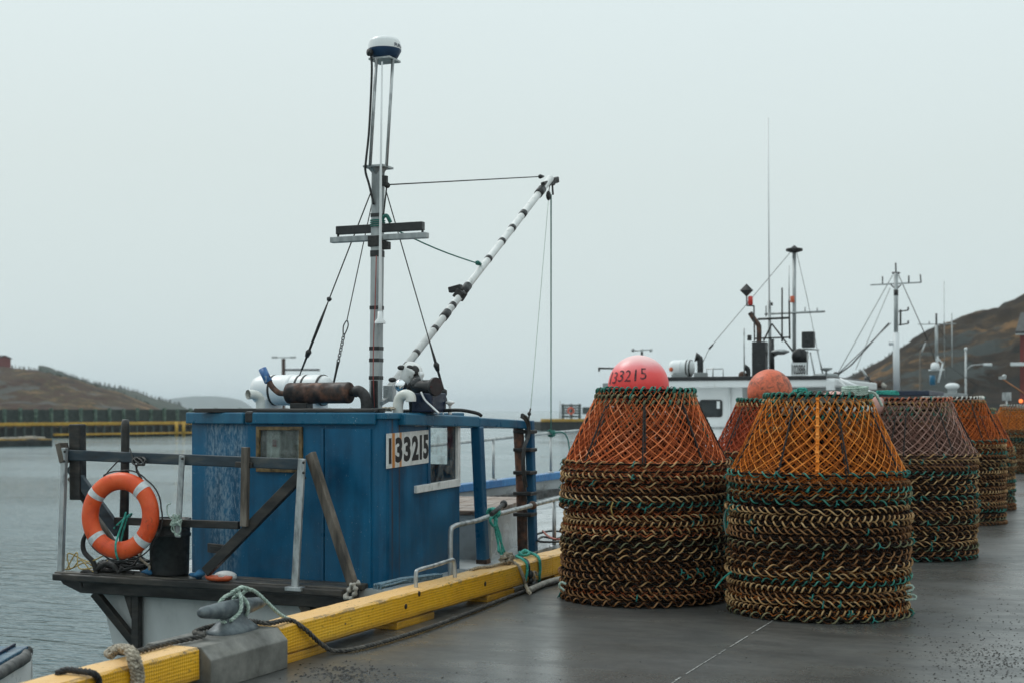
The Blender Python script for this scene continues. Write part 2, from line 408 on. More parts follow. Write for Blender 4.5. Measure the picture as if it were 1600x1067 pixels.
ck = t.mr(t.noise(5, 6, .7, t.mp((1, .05, 3.2))), .62, .66)
c = t.mix(t.math('MULTIPLY', ck, .6), c, (.12, .06, .015))                       # drying checks along the grain
t.base(c); t.rough(t.mr(nf, .3, .7, .32, .6))
t.bump(t.math('ADD', t.math('MULTIPLY', dia, .3), t.math('MULTIPLY', nf, .5)), .7, .007)
M['yellow'] = t.m
M['bolt_hole'] = mk('rusted_bolt', (.006, .005, .004), (.03, .016, .01), None, 30)
BX0, BX1 = -5.26, -5.03
def worn_beam(m, y0, y1, z0, z1):
    """long timber, corners knocked about a little"""
    ny = max(2, int((y1 - y0) / .12)); ring = 8; vs = []; fs = []
    ch = .014
    for i in range(ny + 1):
        yy = y0 + (y1 - y0) * i / ny
        j = lambda a=.003: rnd.uniform(-a, a)
        dz = rnd.uniform(-.012, 0) if rnd.random() < .08 else 0
        for (px_, pz) in ((BX1 - ch, z0), (BX1, z0 + ch), (BX1, z1 - ch), (BX1 - ch, z1), (BX0 + ch, z1), (BX0, z1 - ch), (BX0, z0 + ch), (BX0 + ch, z0)):
            vs.append((px_ + j(.002), yy, pz + j(.002) + (dz if pz >= z1 - ch - .001 else 0)))
    for i in range(ny):
        for k in range(ring): fs.append((i * ring + k, i * ring + (k + 1) % ring, (i + 1) * ring + (k + 1) % ring, (i + 1) * ring + k))
    fs += [list(range(ring)), [ny * ring + k for k in range(ring)][::-1]]
    m.add(vs, fs)
def yat(px_x, py=950): return P(px_x, py, X=BX1).y
def kerb(y0, y1, chocks, bolts, label):
    root = thing('kerb_timber', label, 'kerb timber', ((BX0 + BX1) / 2, y0, 0), 'yellow timbers along the quay edge')
    m = MB(); worn_beam(m, y0, y1, .062, .262); m.build('timber', M['yellow'], root)
    for a, b in chocks:
        m = MB(); m.span((BX0 + .02, a, .0), (BX1 - .006, b, .058)); m.build('chock', M['yellow'], root, .006)
    for yb, zb in bolts:
        m = MB(); m.lathe([(.0, .0045), (.011, .0045), (.013, .003), (.021, .003), (.021, -.01)], (BX1, yb, zb), 14, (1, 0, 0)); m.build('bolt', M['bolt_hole'], root)
    return root
kerb(1.5, yat(312) - .005, [(2.2, 2.7), (4.2, 4.8), (6.0, 6.6)], [], 'yellow timber ending at the concrete cleat block, draped with chain knotted rope')
kerb(yat(436) + .01, yat(863) - .006, [(yat(437), yat(512)), (yat(622), yat(680)), (yat(763), yat(805))], [(yat(634), .165), (yat(758), .17), (yat(655), .235)],
     'long yellow timber with bolt holes and two steel hand rails beside blue cabin')
kerb(yat(863) + .004, 17.4, [(yat(868), yat(890)), (14.9, 15.5), (16.6, 17.3)], [(14.2, .17)], 'yellow timber butted past the teal rope, running behind the rope stacks')
kerb(17.42, 22.4, [(17.5, 18), (20, 20.6)], [(19, .17)], 'yellow timber wholly behind the two front rows of pots')

# ---------------------------------------------------------------- cleat on its concrete block
by0, by1 = yat(312) + .012, yat(436) - .012
root = thing('cleat_block', 'grey concrete block with chipped edges set between two yellow timbers', 'concrete block', (-5.2, (by0 + by1) / 2, 0))
m = MB(); m.extrude([(-4.955, by0, -.0), (-4.955, by0, .185), (-5.03, by0, .262), (-5.42, by0, .262), (-5.5, by0, .185), (-5.5, by0, -.3), (-5.305, by0, -.3), (-5.305, by0, -.0)], (0, by1 - by0, 0))
m.build('block', M['block'], root, .007, 2)
a, b = P(312, 957, X=-5.2), P(412, 939, X=-5.22); mid = (a + b) / 2; ax = (b - a).normalized()
M['cleat'] = mk('galvanised_cast_iron', (.045, .058, .065), (.09, .11, .12), (.16, .185, .19), 9, (.35, .6), metal=.35, bump=.25, bs=45)
root = thing('mooring_cleat', 'grey cast iron horn cleat bolted to the concrete block', 'cleat', (mid.x, mid.y, .262))
m = MB(); L = (b - a).length
prof = [(0, .012), (.012, .028), (.05, .037), (.2, .047), (.36, .058), (.5, .06), (.64, .058), (.8, .047), (.95, .036), (.988, .028), (1, .012)]
m.tube([a + ax * (L * q) - V((0, 0, .012 * math.sin(PI * q))) for q, r in prof], [r for q, r in prof], 18)
m.build('horn', M['cleat'], root)
m = MB(); zt = mid.z - .03; vs = []; fs = []; n = 24
secs = [(.262, .215, .115), (.275, .215, .115), (.292, .185, .095), (.33, .125, .068), (.37, .098, .052), (zt, .112, .05), (zt + .04, .13, .04)]
for (zz, ly, lx) in secs:
    for k in range(n):
        an = 2 * PI * k / n; cs, sn = math.cos(an), math.sin(an)
        sq = lambda q: math.copysign(abs(q) ** .75, q)
        vs.append((mid.x + lx * sq(cs), mid.y + ly * sq(sn), zz))
for i in range(len(secs) - 1):
    for k in range(n): fs.append((i * n + k, i * n + (k + 1) % n, (i + 1) * n + (k + 1) % n, (i + 1) * n + k))
m.add(vs, fs, True); m.build('pedestal', M['cleat'], root)

# ---------------------------------------------------------------- ropes on the kerb
def loop_round(c, ax, r, a0, a1, n=14, sh=0):
    u = ax.cross(V((0, 0, 1))).normalized(); w_ = V((0, 0, 1))
    return [c + ax * (sh * i / n) + u * (r * math.cos(a0 + (a1 - a0) * i / n)) + w_ * (r * math.sin(a0 + (a1 - a0) * i / n)) for i in range(n + 1)]
m = MB(); c0 = mid + ax * .03
pts = loop_round(c0 - ax * .16, ax, .085, PI * 1.6, PI * .5, 12, .16) + loop_round(c0, ax, .076, PI * .5, -PI * .5, 12, .06)
pts += loop_round(c0 + ax * .06, ax, .074, -PI * .5, -PI * 1.5, 12, .02)
endp = P(452, 967, X=-5.1)
pts += [c0 + ax * .1 + V((.03, 0, .1)), c0 + ax * .18 + V((.05, 0, .075)), c0.lerp(endp, .75) + V((.02, 0, .02)), endp]
m.rope(smooth_path(pts, 4), .0125, 3, .075)
m.rope(smooth_path([c0 + ax * -.02 + V((-.02, 0, .09)), c0 + V((.05, 0, .125)), c0 + ax * .09 + V((.06, 0, .1)), c0 + ax * .07 + V((0, 0, .12)), c0 + ax * .01 + V((.02, 0, .1)), c0 + ax * -.03 + V((.06, 0, .07)), c0 + ax * -.05 + V((.07, 0, -.02)), c0 + ax * -.14 + V((.05, 0, -.075))], 6), .0125, 3, .075)
tag(m.build('mooring_line', M['pale_rope'], loc=mid), 'pale green mooring line hitched round the horn cleat', 'rope')

zt = .262 + .02
gp = [P(172, 1016, Z=zt), P(205, 1019, Z=zt), P(260, 1005, Z=zt), P(318, 992, Z=zt + .01), V((-5.32, mid.y - .26, .285)), V((-5.36, mid.y, .285)), V((-5.3, mid.y + .27, .285)), P(420, 973, Z=zt + .01), P(452, 968, Z=zt), P(476, 982, X=BX1 + .025), P(500, 1004, X=BX1 + .05), P(522, 1016, Z=.025)]
gp += [P(x_, y_, Z=.022) for x_, y_ in ((560, 1012), (620, 996), (690, 973), (750, 950), (800, 930), (850, 914), (884, 906))]
m = MB(); m.rope(smooth_path(gp, 8), .0165, 3, .12, 6)
tag(m.build('mooring_rope', M['grey_rope'], loc=gp[4]), 'long dark twisted rope trailing off the cleat block along the concrete', 'rope')
m = MB(); gp = [P(x_, y_, Z=.035) for x_, y_ in ((826, 922), (850, 911), (870, 905), (892, 900), (915, 893))]
m.tube(smooth_path(gp, 6), .028, 10); tag(m.build('canvas_chafe_sleeve', M['cloth'], loc=gp[0]), 'pale canvas sleeve round the rope end by the pots', 'sleeve')
# chain-stitched fender rope hanging over the kerb
m = MB(); gp = smooth_path([P(172, 1022, Z=.285), P(186, 1013, Z=.30), P(202, 1017, X=BX1 - .03), P(210, 1035, X=BX1 + .03), P(214, 1052, X=BX1 + .03), P(214, 1072, X=BX1 + .03), P(212, 1090, X=BX1 + .03)], 8)
for sgn in (0, 1, 2):
    q = []
    for i, p in enumerate(gp):
        a = i * .8 + sgn * 2 * PI / 3; q.append(p + V((.02 * math.sin(2 * a), .026 * math.sin(a), .014 * math.cos(a))))
    m.rope(smooth_path(q, 3), .017, 3, .08)
tag(m.build('braided_rope', M['tan_rope'], loc=gp[0]), 'thick grey tan braid looped over the yellow timber', 'rope')
m = MB(); gp = smooth_path([P(88, 1052, Z=.27), P(104, 1046, Z=.285), P(128, 1048, Z=.285), P(145, 1051, Z=.28), P(154, 1062, X=BX1 + .02), P(156, 1085, X=BX1 + .02)], 8)
m.rope(gp, .019, 3, .09); tag(m.build('rope_end', M['black_rope'], loc=gp[0]), 'short black rope laid across the yellow timber by the braid', 'rope')
# knot with tail
m = MB(); kc = P(792, 872, X=-5.13); kc.z = .31
for i in range(7):
    a = rnd.uniform(0, 6.28); ax2 = V((rnd.gauss(0, 1), rnd.gauss(0, 1), rnd.gauss(0, 1))).normalized()
    u = ax2.orthogonal().normalized(); w_ = ax2.cross(u)
    m.rope([kc + V((rnd.uniform(-.03, .03), rnd.uniform(-.04, .04), rnd.uniform(-.01, .02))) + (u * math.cos(q * .45) + w_ * math.sin(q * .45)) * V((.05, .05, .05)).x * rnd.uniform(.8, 1.1) for q in range(15)], .015, 3, .07)
m.rope(smooth_path([kc, P(808, 882, X=BX1 - .01), P(816, 897, X=BX1 + .02), P(822, 915, X=BX1 + .03), P(828, 926, Z=.06)], 8), .017, 3, .08)
m.rope(smooth_path([kc + V((0, -.03, -.02)), P(768, 884, Z=.278), P(748, 886, Z=.278), P(738, 889, Z=.275), P(728, 893, X=-5.3)], 8), .014, 3, .07)
tag(m.build('knotted_rope', M['tan_rope'], loc=kc), 'tan rope with a fist sized knot tied round the yellow timber', 'rope')
m = MB(); m.rope(smooth_path([P(806, 868, X=-5.26), P(815, 872, X=-5.1), P(822, 878, X=BX1), P(824, 889, X=BX1 + .016), P(822, 902, X=BX1 + .012), P(819, 915, X=BX1 - .02)], 8), .013, 3, .07)
m.rope(smooth_path([P(808, 868, X=-5.28), P(822, 862, Z=.295), P(834, 865, Z=.285), P(842, 871, X=BX1), P(844, 885, X=BX1 + .016), P(843, 899, X=BX1 + .01), P(842, 910, X=BX1 - .03)], 8), .0145, 3, .07)
m.rope(smooth_path([P(812, 865, Z=.3), P(820, 859, Z=.31), P(827, 863, Z=.3), P(822, 867, Z=.29), P(815, 866, Z=.3), P(812, 862, Z=.31)], 6), .014, 3, .07)
tag(m.build('teal_rope', M['teal_rope'], loc=kc), 'teal rope hitched over the yellow timber past the tan knot', 'rope')
m = MB(); m.tube(smooth_path([P(798, 868, X=-5.28), P(812, 870, Z=.272), P(823, 874, Z=.27), P(826, 882, X=BX1 + .01), P(827, 895, X=BX1 + .014), P(828, 905, X=BX1 + .02), P(826, 915, X=BX1)], 6), .014, 8, flat=.5)
kk = P(829, 897, X=BX1 + .03)
m.ball(kk, .03, 10, 8, (1, .8, 1.3)); m.ball(kk + V((0, .01, -.06)), .028, 10, 8, (1, .8, 1.2))
tag(m.build('strap', M['black'], loc=kk), 'black strap with a lumpy knot over the yellow timber', 'strap')
m = MB(); kp = P(836, 899, X=BX1 + .03); m.rope([kp + V((.01 * math.cos(q), .035 * math.cos(q * .5), .04 * math.sin(q * .5))) for q in range(12)], .011, 3, .06)
tag(m.build('rope_loop', M['tan_rope'], loc=kp), 'small tan loop hanging off the knot of the black strap', 'rope')
# loose white ends under the kerb
# steel hand rail standing on the kerb over the ladder
root = None
m = MB(); gp = [P(650, 912, X=-5.14), P(650, 897, X=-5.14), P(654, 890, X=-5.14), P(678, 883, X=-5.14), P(700, 876, X=-5.14), P(709, 876, X=-5.14), P(711, 892, X=-5.14)]
gp[0].z = .25; gp[-1].z = .25
m.tube(smooth_path(gp, 6), .017, 12); tag(m.build('hand_rail', M['galv'], loc=gp[0]), 'low steel grab rail bolted on top of the yellow timber', 'rail')
# ================================================================ blue fishing boat
def paint(name, base1, base2, wear=.15, streak_y=(), blotch=None, rough=(.3, .6), chalk=(.32, .42, .48)):
    """old brushed boat paint: tone drift, vertical weather streaks, chips, chalky rubbed area (blotch = centre, radius in local x,z), rust runs at the given y"""
    t = NT(name)
    x, y, z = t.xyz()
    n1 = t.noise(2.2, 6, .62); st = t.noise(7, 5, .6, t.mp((1, 1, .12))); fi = t.noise(46, 5, .7); sp_ = t.noise(90, 3, .6, t.mp((1, 1, .5)))
    c = t.ramp(t.math('MULTIPLY_ADD', st, .55, t.math('MULTIPLY', n1, .5)), [(.38, base1), (.66, base2)])
    dirt = t.math('MULTIPLY', t.mr(st, .52, .7), t.mr(z, 1.6, .9, .15, .7))
    c = t.mix(dirt, c, (.022, .045, .05))
    chip = t.math('MULTIPLY', t.mr(fi, .62, .68), t.mr(n1, .5, .68, 0, 1))
    c = t.mix(t.math('MULTIPLY', chip, min(1, wear * 3)), c, chalk)
    c = t.mix(t.math('MULTIPLY', t.mr(sp_, .69, .73), .5), c, (.3, .36, .38))
    if blotch:
        bx, bz, rx, rz_ = blotch
        dx = t.math('DIVIDE', t.math('SUBTRACT', x, bx), rx); dz = t.math('DIVIDE', t.math('SUBTRACT', z, bz), rz_)
        r2 = t.math('ADD', t.math('MULTIPLY', dx, dx), t.math('MULTIPLY', dz, dz))
        msk = t.math('MULTIPLY', t.mr(r2, 1.1, .35), t.mr(t.math('MULTIPLY_ADD', st, .25, t.math('MULTIPLY', t.noise(34, 6, .75, t.mp((1, 1, .45))), .85)), .46, .68))
        c = t.mix(t.math('MULTIPLY', msk, .62), c, chalk)
    for yk, wd in streak_y:
        dd = t.math('ABSOLUTE', t.math('SUBTRACT', y, yk))
        k = t.math('MULTIPLY', t.mr(dd, wd, wd * .3), t.mr(z, .55, 1.9, 0, 1))
        k = t.math('MULTIPLY', k, t.mr(t.noise(9, 4, .6, t.mp((1, 1, .2))), .3, .55, .45, 1))
        c = t.mix(k, c, (.05, .026, .015))
    t.base(c); t.rough(t.mr(n1, .3, .7, *rough)); t.put('Specular IOR Level', .35)
    t.bump(t.math('ADD', t.math('MULTIPLY', fi, .4), t.math('MULTIPLY', st, .6)), .25, .006)
    return t.m
BO = V((-7.0, 10.3, WATER))
B = thing('fishing_boat', 'blue cabined fishing boat with tall mast and boom moored at the quay', 'boat', BO)
def L_(p): return V(p) - BO
C_NEAR = P(600, 645, X=-5.75)
yc = C_NEAR.y                                   # plane of the cabin's after wall
xl = P(388, 700, Y=yc).x                        # where the after wall turns away
pl = P(300, 700, Y=yc + .3)                     # its far corner
y_fr = P(718, 700, X=-5.75).y
BL1, BL2 = (.001, .048, .108), (.002, .128, .262)
yst = [P(613, 680, X=-5.75).y, P(624, 680, X=-5.75).y]
M['cabin'] = paint('cabin_blue_paint', BL1, BL2, .34, [(yst[0] - BO.y, .02), (yst[1] - BO.y, .016)], rough=(.28, .5))
M['cabin_worn'] = paint('rubbed_cabin_paint', BL1, BL2, .5, (), (P(352, 700, Y=yc + .12).x - BO.x, 1.2 - WATER, .33, 1.2))
M['trim_blue'] = paint('trim_blue_paint', (.006, .075, .15), (.012, .14, .24), .3, rough=(.2, .4))
M['post_blue'] = paint('post_blue_paint', (.005, .055, .125), (.01, .11, .21), .5, rough=(.25, .5))
M['gunwale'] = paint('gunwale_blue_paint', (.012, .10, .27), (.03, .19, .42), .3, rough=(.2, .4))
M['deck'] = mk('grey_deck_paint', (.16, .155, .14), (.34, .36, .36), (.46, .48, .48), 2.2, (.18, .5), bump=.15, lo=.25, hi=.62, st=(1, .5, 1))
M['hull'] = mk('dull_hull_paint', (.3, .32, .31), (.5, .52, .51), (.58, .6, .59), 2.2, (.35, .6), bump=.06, lo=.3, hi=.65, st=(1, 1, .4))
M['hatch'] = mk('brown_hatch_boards', (.12, .075, .055), (.24, .17, .13), (.34, .3, .26), 7, (.4, .7), bump=.3, st=(.3, 1, 1))

# --- hull, deck, bulwark
ST = [(10.7, 1.59, .15), (13, 1.52, .18), (16, 1.42, .22), (19, 1.28, .28), (21.5, 1.2, .34), (23.5, .92, .42), (25, .48, .5), (25.9, .04, .56)]
CX = -7.1
def at_y(y):
    for (a, b) in zip(ST, ST[1:]):
        if a[0] <= y <= b[0]:
            f = (y - a[0]) / (b[0] - a[0]); return a[1] + (b[1] - a[1]) * f, a[2] + (b[2] - a[2]) * f
    return ST[-1][1:]
def section(y, hb, zd):
    pts = []
    for k in range(13):
        a = PI * k / 12                           # port rail round the keel to starboard rail
        cx_ = math.copysign(abs(math.cos(a)) ** .42, math.cos(a)); s_ = abs(math.sin(a)) ** 1.1
        pts.append((CX - hb * cx_ * (1 - .1 * s_), y + (.0), zd - (1.55 + (zd - .2)) * s_))
    return pts
m = MB(); ys = [10.7 + (25.9 - 10.7) * i / 40 for i in range(41)]; vs_ = []; fs_ = []
for y in ys: vs_ += section(y, *at_y(y))
for i in range(40):
    for k in range(12): fs_.append((i * 13 + k, i * 13 + k + 1, (i + 1) * 13 + k + 1, (i + 1) * 13 + k))
m.add(vs_, fs_, True); m.add(vs_[:13], [list(range(13))]); m.build('hull', M['hull'], B)
m = MB(); vs_ = []; fs_ = []
for y in ys:
    hb, zd = at_y(y); vs_ += [(CX - hb + .01, y, zd - .006), (CX, y, zd + .03), (CX + hb - .01, y, zd - .006)]
for i in range(40):
    for k in range(2): fs_.append((i * 3 + k, i * 3 + k + 1, (i + 1) * 3 + k + 1, (i + 1) * 3 + k))
m.add(vs_, fs_); m.build('deck', M['deck'], B)
def bul(y): return .60 + .10 * (y - 15) / 10
m = MB(); mc = MB(); vs_ = []; cap_ = []
edge = [(-1, y) for y in [12.5 + .4 * i for i in range(33)] if y < 25.7] + [(1, y) for y in [25.6 - .4 * i for i in range(22)]]
for sd_, y in edge:
    hb, zd = at_y(y); X = CX + sd_ * hb
    vs_ += [(X, y, zd - .02), (X, y, bul(y) - .05), (X - sd_ * .05, y, bul(y) - .05), (X - sd_ * .05, y, zd - .02)]
    cap_ += [(X + sd_ * .04, y, bul(y) - .09), (X + sd_ * .04, y, bul(y) + .02), (X - sd_ * .12, y, bul(y) + .02), (X - sd_ * .12, y, bul(y) - .09)]
ne = len(edge); f4 = []
for i in range(ne - 1):
    for k in range(4): f4.append((i * 4 + k, i * 4 + (k + 1) % 4, (i + 1) * 4 + (k + 1) % 4, (i + 1) * 4 + k))
f4 += [(0, 1, 2, 3), (4 * ne - 4, 4 * ne - 1, 4 * ne - 2, 4 * ne - 3)]
m.add(vs_, f4); BW = m.build('bulwark', M['deck'], B)
mc.add(cap_, f4); mc.build('gunwale_cap', M['gunwale'], BW, .012)
# dark plank lying along the foot of the bulwark
m = MB(); a_, b_ = P(722, 787, X=-8.1), P(872, 770, X=-8.15); m.bar(a_, b_, .07, .15); m.build('scupper_plank', M['timber_dark'], B, .01)
# --- hand rail on the far side
m = MB(); rail = [V((CX - at_y(y)[0] + .04, y, z)) for y, z in ((12.4, 1.12), (15, 1.16), (18.1, 1.23), (21, 1.31), (23, 1.36), (24.4, 1.4))]
m.tube(smooth_path(rail, 6), .024, 10); RL = m.build('bow_rail', M['galv'], B)
for q in (P(772, 700, X=-8.33).y, P(860, 700, X=-8.28).y, 14.6, 23.6):
    hb, zd = at_y(q); X = CX - hb + .04
    zt_ = next(a.z + (b.z - a.z) * (q - a.y) / (b.y - a.y) for a, b in zip(rail, rail[1:]) if a.y <= q <= b.y)
    m = MB(); m.cyl((X, q, bul(q) - .02), (X, q, zt_), .021, 10); m.lathe([(.05, 0), (.05, .015), (.02, .02)], (X, q, bul(q) + .02), 12); m.build('stanchion', M['galv'], RL)
kp = V((CX - at_y(21.2)[0] + .04, P(860, 667, X=-8.28).y, 1.31))
m = MB()
for i in range(5): m.rope([kp + V((.045 * math.cos(q * .6), rnd.uniform(-.06, .06) + .01 * q - .07, .045 * math.sin(q * .6) + rnd.uniform(-.01, .01))) for q in range(13)], .014, 3, .07)
dn = P(884, 735, X=-8.1)
m.tube(smooth_path([kp, kp + V((.1, .25, .01)), kp + V((.12, .45, -.12)), kp + V((.14, .5, -.45)), kp + V((.16, .52, -.85))], 6), .012, 6)
tag(m.build('rail_lashing', M['greenline'], loc=kp), 'green line knotted round a post of the far hand rail', 'rope')

# --- near side pipe rail
m = MB(); XN = -5.52
nr = [P(704, 915, X=XN), P(704, 835, X=XN), P(709, 822, X=XN), P(722, 818, X=XN), P(745, 813, X=XN), P(765, 806, X=XN), P(800, 797, X=XN), P(880, 776, X=XN), P(960, 755, X=XN)]
nr[0].z = .1; m.tube(smooth_path(nr, 5), .023, 10); NR = m.build('side_rail', M['galv'], B)
for px_, py_ in ((866, 781), (975, 752)):
    q = P(px_, py_, X=XN); m = MB(); m.cyl((q.x, q.y, .15), q, .022, 10); m.lathe([(.06, 0), (.055, .03), (.02, .035)], (q.x, q.y, .2), 12); m.build('stanchion', M['galv'], NR)
q = P(832, 789, X=XN); m = MB(); m.ball(q, .045, 12, 8); m.build('rail_knuckle', M['rust'], NR)

# --- hatch coaming forward of the cabin
Mz = Matrix.Rotation(math.radians(12), 3, 'Z'); hc = V((-6.55, 14.0, .3))
m = MB(); m.box(hc + V((0, 0, .0)), (1.2, 2.3, .66), Mz); HB = m.build('hatch_box', M['deck'], B, .015)
for k in range(6):
    m = MB(); m.box(hc + Mz @ V((-.5 + .2 * k, 0, .352)), (.192, 2.34, .04), Mz); m.build('hatch_board', M['hatch'], HB, .006)
# hose and stick lying on the deck
m = MB(); gp = [P(x_, y_, Z=.3) for x_, y_ in ((838, 834), (860, 829), (885, 832), (870, 841), (848, 838), (842, 845), (868, 846), (890, 843))]; m.tube(smooth_path(gp, 6), .012, 6)
tag(m.build('deck_hose', M['cable'], loc=gp[0]), 'dark hose curled on the pale foredeck by the side rail', 'hose')
m = MB(); gp = [P(x_, y_, Z=.31) for x_, y_ in ((848, 829), (858, 838), (872, 842), (888, 837))]; m.tube(smooth_path(gp, 6), .012, 6)
tag(m.build('pink_line', mk('faded_pink_line', (.3, .08, .06), (.45, .16, .12), None, 20), loc=gp[0]), 'faded pink line lying in the curls of the deck hose', 'rope')
m = MB(); a_, b_ = P(768, 803, Z=.72), P(787, 787, Z=.78); m.cyl(a_, b_, .022, 8); m.ball(b_, .04, 8, 6)
tag(m.build('boat_hook', M['cable'], loc=a_), 'short dark pole lying over the brown hatch boards', 'pole')

# --- cabin walls
zr0 = 1.62; zb = -.05
m = MB(); bev = .09; XS = C_NEAR.x
poly = [(XS, yc + bev)] + [(XS - bev + bev * math.cos(a), yc + bev - bev * math.sin(a)) for a in [PI / 8 * k for k in range(1, 4)]] + [(XS - bev, yc), (xl, yc)]
poly += [(pl.x, pl.y), (pl.x, y_fr), (XS, y_fr)]
inner = [(XS - .05, y_fr - .05), (pl.x + .05, y_fr - .05), (pl.x + .05, pl.y + .04), (xl + .02, yc + .05), (XS - bev, yc + .05)]
# side wall and far walls in one skin; the after wall carries a window opening
wz0, wz1 = P(440, 735, Y=yc).z, P(440, 668, Y=yc).z; wx0, wx1 = P(404, 700, Y=yc).x, P(472, 700, Y=yc).x
xd = P(507, 700, Y=yc).x
def wall(a, b, z0, z1, mb): mb.add([(a[0], a[1], z0), (b[0], b[1], z0), (b[0], b[1], z1), (a[0], a[1], z1)], [(0, 1, 2, 3)])
for i in range(len(poly)):
    a, b = poly[i], poly[(i + 1) % len(poly)]
    if a == (pl.x, y_fr):                         # forward wall with its wide window, seen through the side pane
        fz0, fz1 = P(690, 724, X=XS).z - .02, zr0 - .06; fa, fb = (pl.x + .3, y_fr), (XS - .13, y_fr)
        wall(a, fa, zb, zr0, m); wall(fb, b, zb, zr0, m); wall(fa, fb, zb, fz0, m); wall(fa, fb, fz1, zr0, m); continue
    if a == (xl, yc): continue                   # rubbed panel, built below
    if a == (XS - bev, yc):                       # after wall: split round the window and the door panel
        wall(a, (xd, yc), zb, zr0, m)
        wall((xd, yc), (wx1, yc), zb, zr0, m); wall((wx1, yc), (wx0, yc), zb, wz0, m); wall((wx1, yc), (wx0, yc), wz1, zr0, m); wall((wx0, yc), b, zb, zr0, m)
    elif b == (XS, yc + bev):                     # side wall with its window opening
        pass
    else: wall(a, b, zb, zr0, m)
sy0, sy1 = P(669, 700, X=XS).y, P(712, 700, X=XS).y
sz0, sz1 = P(690, 760, X=XS).z, P(690, 664, X=XS).z
A_, B_ = (XS, yc + bev), (XS, y_fr)
wall(B_, (XS, sy1), zb, zr0, m); wall((XS, sy1), (XS, sy0), zb, sz0, m); wall((XS, sy1), (XS, sy0), sz1, zr0, m); wall((XS, sy0), A_, zb, zr0, m)
CB = m.build('cabin', M['cabin'], B)
m = MB(); n_ = V((pl.y - yc, xl - pl.x, 0)).normalized()
wall((xl, yc), (pl.x, pl.y), zb, zr0, m); m.build('corner_panel', M['cabin_worn'], CB, label='after corner panel with chalky rubbed paint')
# dark cabin inside
M['inside'] = mk('cabin_lining', (.10, .095, .085), (.2, .19, .17), None, 4, bump=0)
m = MB(); m.prism([(x, y) for x, y in inner], zb + .02, zb + .05); m.prism([(XS - .5, y_fr - .1), (XS - .5, y_fr - .2), (pl.x + .1, y_fr - .2), (pl.x + .1, y_fr - .1)], zb + .06, .95); m.build('cabin_floor', M['inside'], CB)
# door panel on the after wall
m = MB(); m.span((xd + .012, yc - .022, zb), (XS - bev - .03, yc + .006, zr0 - .1)); DR = m.build('cabin_door', M['cabin'], B, .006)
m = MB(); m.span((xd - .018, yc - .03, zb), (xd + .006, yc + .004, zr0 - .1)); m.build('door_jamb', M['post_blue'], CB, .004)
# vent slot on the rubbed panel
vc = P(347, 857, Y=yc + .14); vd = V((xl - pl.x, yc - pl.y, 0)).normalized(); nn = V((vd.y, -vd.x, 0))
m = MB(); Mv = Matrix((vd, nn, V((0, 0, 1)))).transposed()
fc = V((xl, yc, 0)).lerp(V((pl.x, pl.y, 0)), .5); fc.z = vc.z
m.box(fc + nn * .008, (.32, .03, .085), Mv); VT = m.build('vent_slot', M['timber_dark'], B, .006)
m = MB(); m.box(fc + nn * .026, (.25, .008, .04), Mv); m.build('vent_mesh', M['black_paint'], VT)

# --- windows
t = NT('old_window_glass'); fres = t.n('ShaderNodeLayerWeight'); fc_ = t.math('POWER', fres.outputs['Facing'], 4.5)
tr = t.n('ShaderNodeBsdfTransparent'); tr.inputs[0].default_value = (.9, .94, .94, 1); gl = t.n('ShaderNodeBsdfGlossy'); gl.inputs['Roughness'].default_value = .04
df = t.n('ShaderNodeBsdfDiffuse'); df.inputs[0].default_value = (.3, .31, .3, 1)
ms = t.n('ShaderNodeMixShader'); t.l(t.math('MULTIPLY_ADD', fc_, .8, .03), ms.inputs[0]); t.l(tr.outputs[0], ms.inputs[1]); t.l(gl.outputs[0], ms.inputs[2])
ms2 = t.n('ShaderNodeMixShader'); t.l(t.math('MULTIPLY', t.mr(t.noise(9, 6, .7), .42, .75), .4), ms2.inputs[0]); t.l(ms.outputs[0], ms2.inputs[1]); t.l(df.outputs[0], ms2.inputs[2])
t.l(ms2.outputs[0], t.out.inputs[0]); M['glass'] = t.m
M['frame_wood'] = mk('varnished_window_wood', (.05, .034, .014), (.17, .11, .045), (.25, .17, .075), 14, (.4, .7), bump=.3)
def frame_xz(m, x0, x1, z0, z1, y, wd, th):
    m.span((x0, y - th, z0), (x0 + wd, y + .01, z1)); m.span((x1 - wd, y - th, z0), (x1, y + .01, z1))
    m.span((x0 + wd, y - th + .001, z0), (x1 - wd, y + .01, z0 + wd)); m.span((x0 + wd, y - th + .001, z1 - wd), (x1 - wd, y + .01, z1))
m = MB(); frame_xz(m, wx0 - .012, wx1 + .012, wz0 - .012, wz1 + .012, yc, .032, .028); WF = m.build('rear_window', M['frame_wood'], B, .004)
m = MB(); m.span((wx0 + .01, yc - .006, wz0 + .01), (wx1 - .01, yc - .002, wz1 - .01)); m.build('window_pane', M['glass'], WF)
m = MB(); nx = 44                                   # hung curtain with folds, drawn a little off one side
xa, xb = wx0 + .01, wx1 + .02; vs_ = []
for i in range(nx + 1):
    f = i / nx; X = xa + (xb - xa) * f
    for zz in (wz0 - .03, (wz0 + wz1) / 2, wz1 + .03): vs_.append((X, yc + .03 + .010 * math.sin(f * 19 + .6 * math.sin(f * 7)) + .008 * math.sin(f * 43), zz))
m.add(vs_, [(i * 3 + k, i * 3 + k + 1, (i + 1) * 3 + k + 1, (i + 1) * 3 + k) for i in range(nx) for k in range(2)], True)
t = NT('striped_curtain'); x, y, z = t.xyz(); f = t.mr(x, wx0 - BO.x, wx1 - BO.x)
f.node.interpolation_type = 'LINEAR'
c = t.ramp(f, [(.0, (.05, .05, .045)), (.13, (.06, .06, .055)), (.17, (.5, .5, .46)), (.42, (.52, .52, .48)), (.47, (.13, .13, .115)), (.84, (.17, .165, .15)), (.88, (.46, .46, .42)), (1, (.5, .5, .46))])
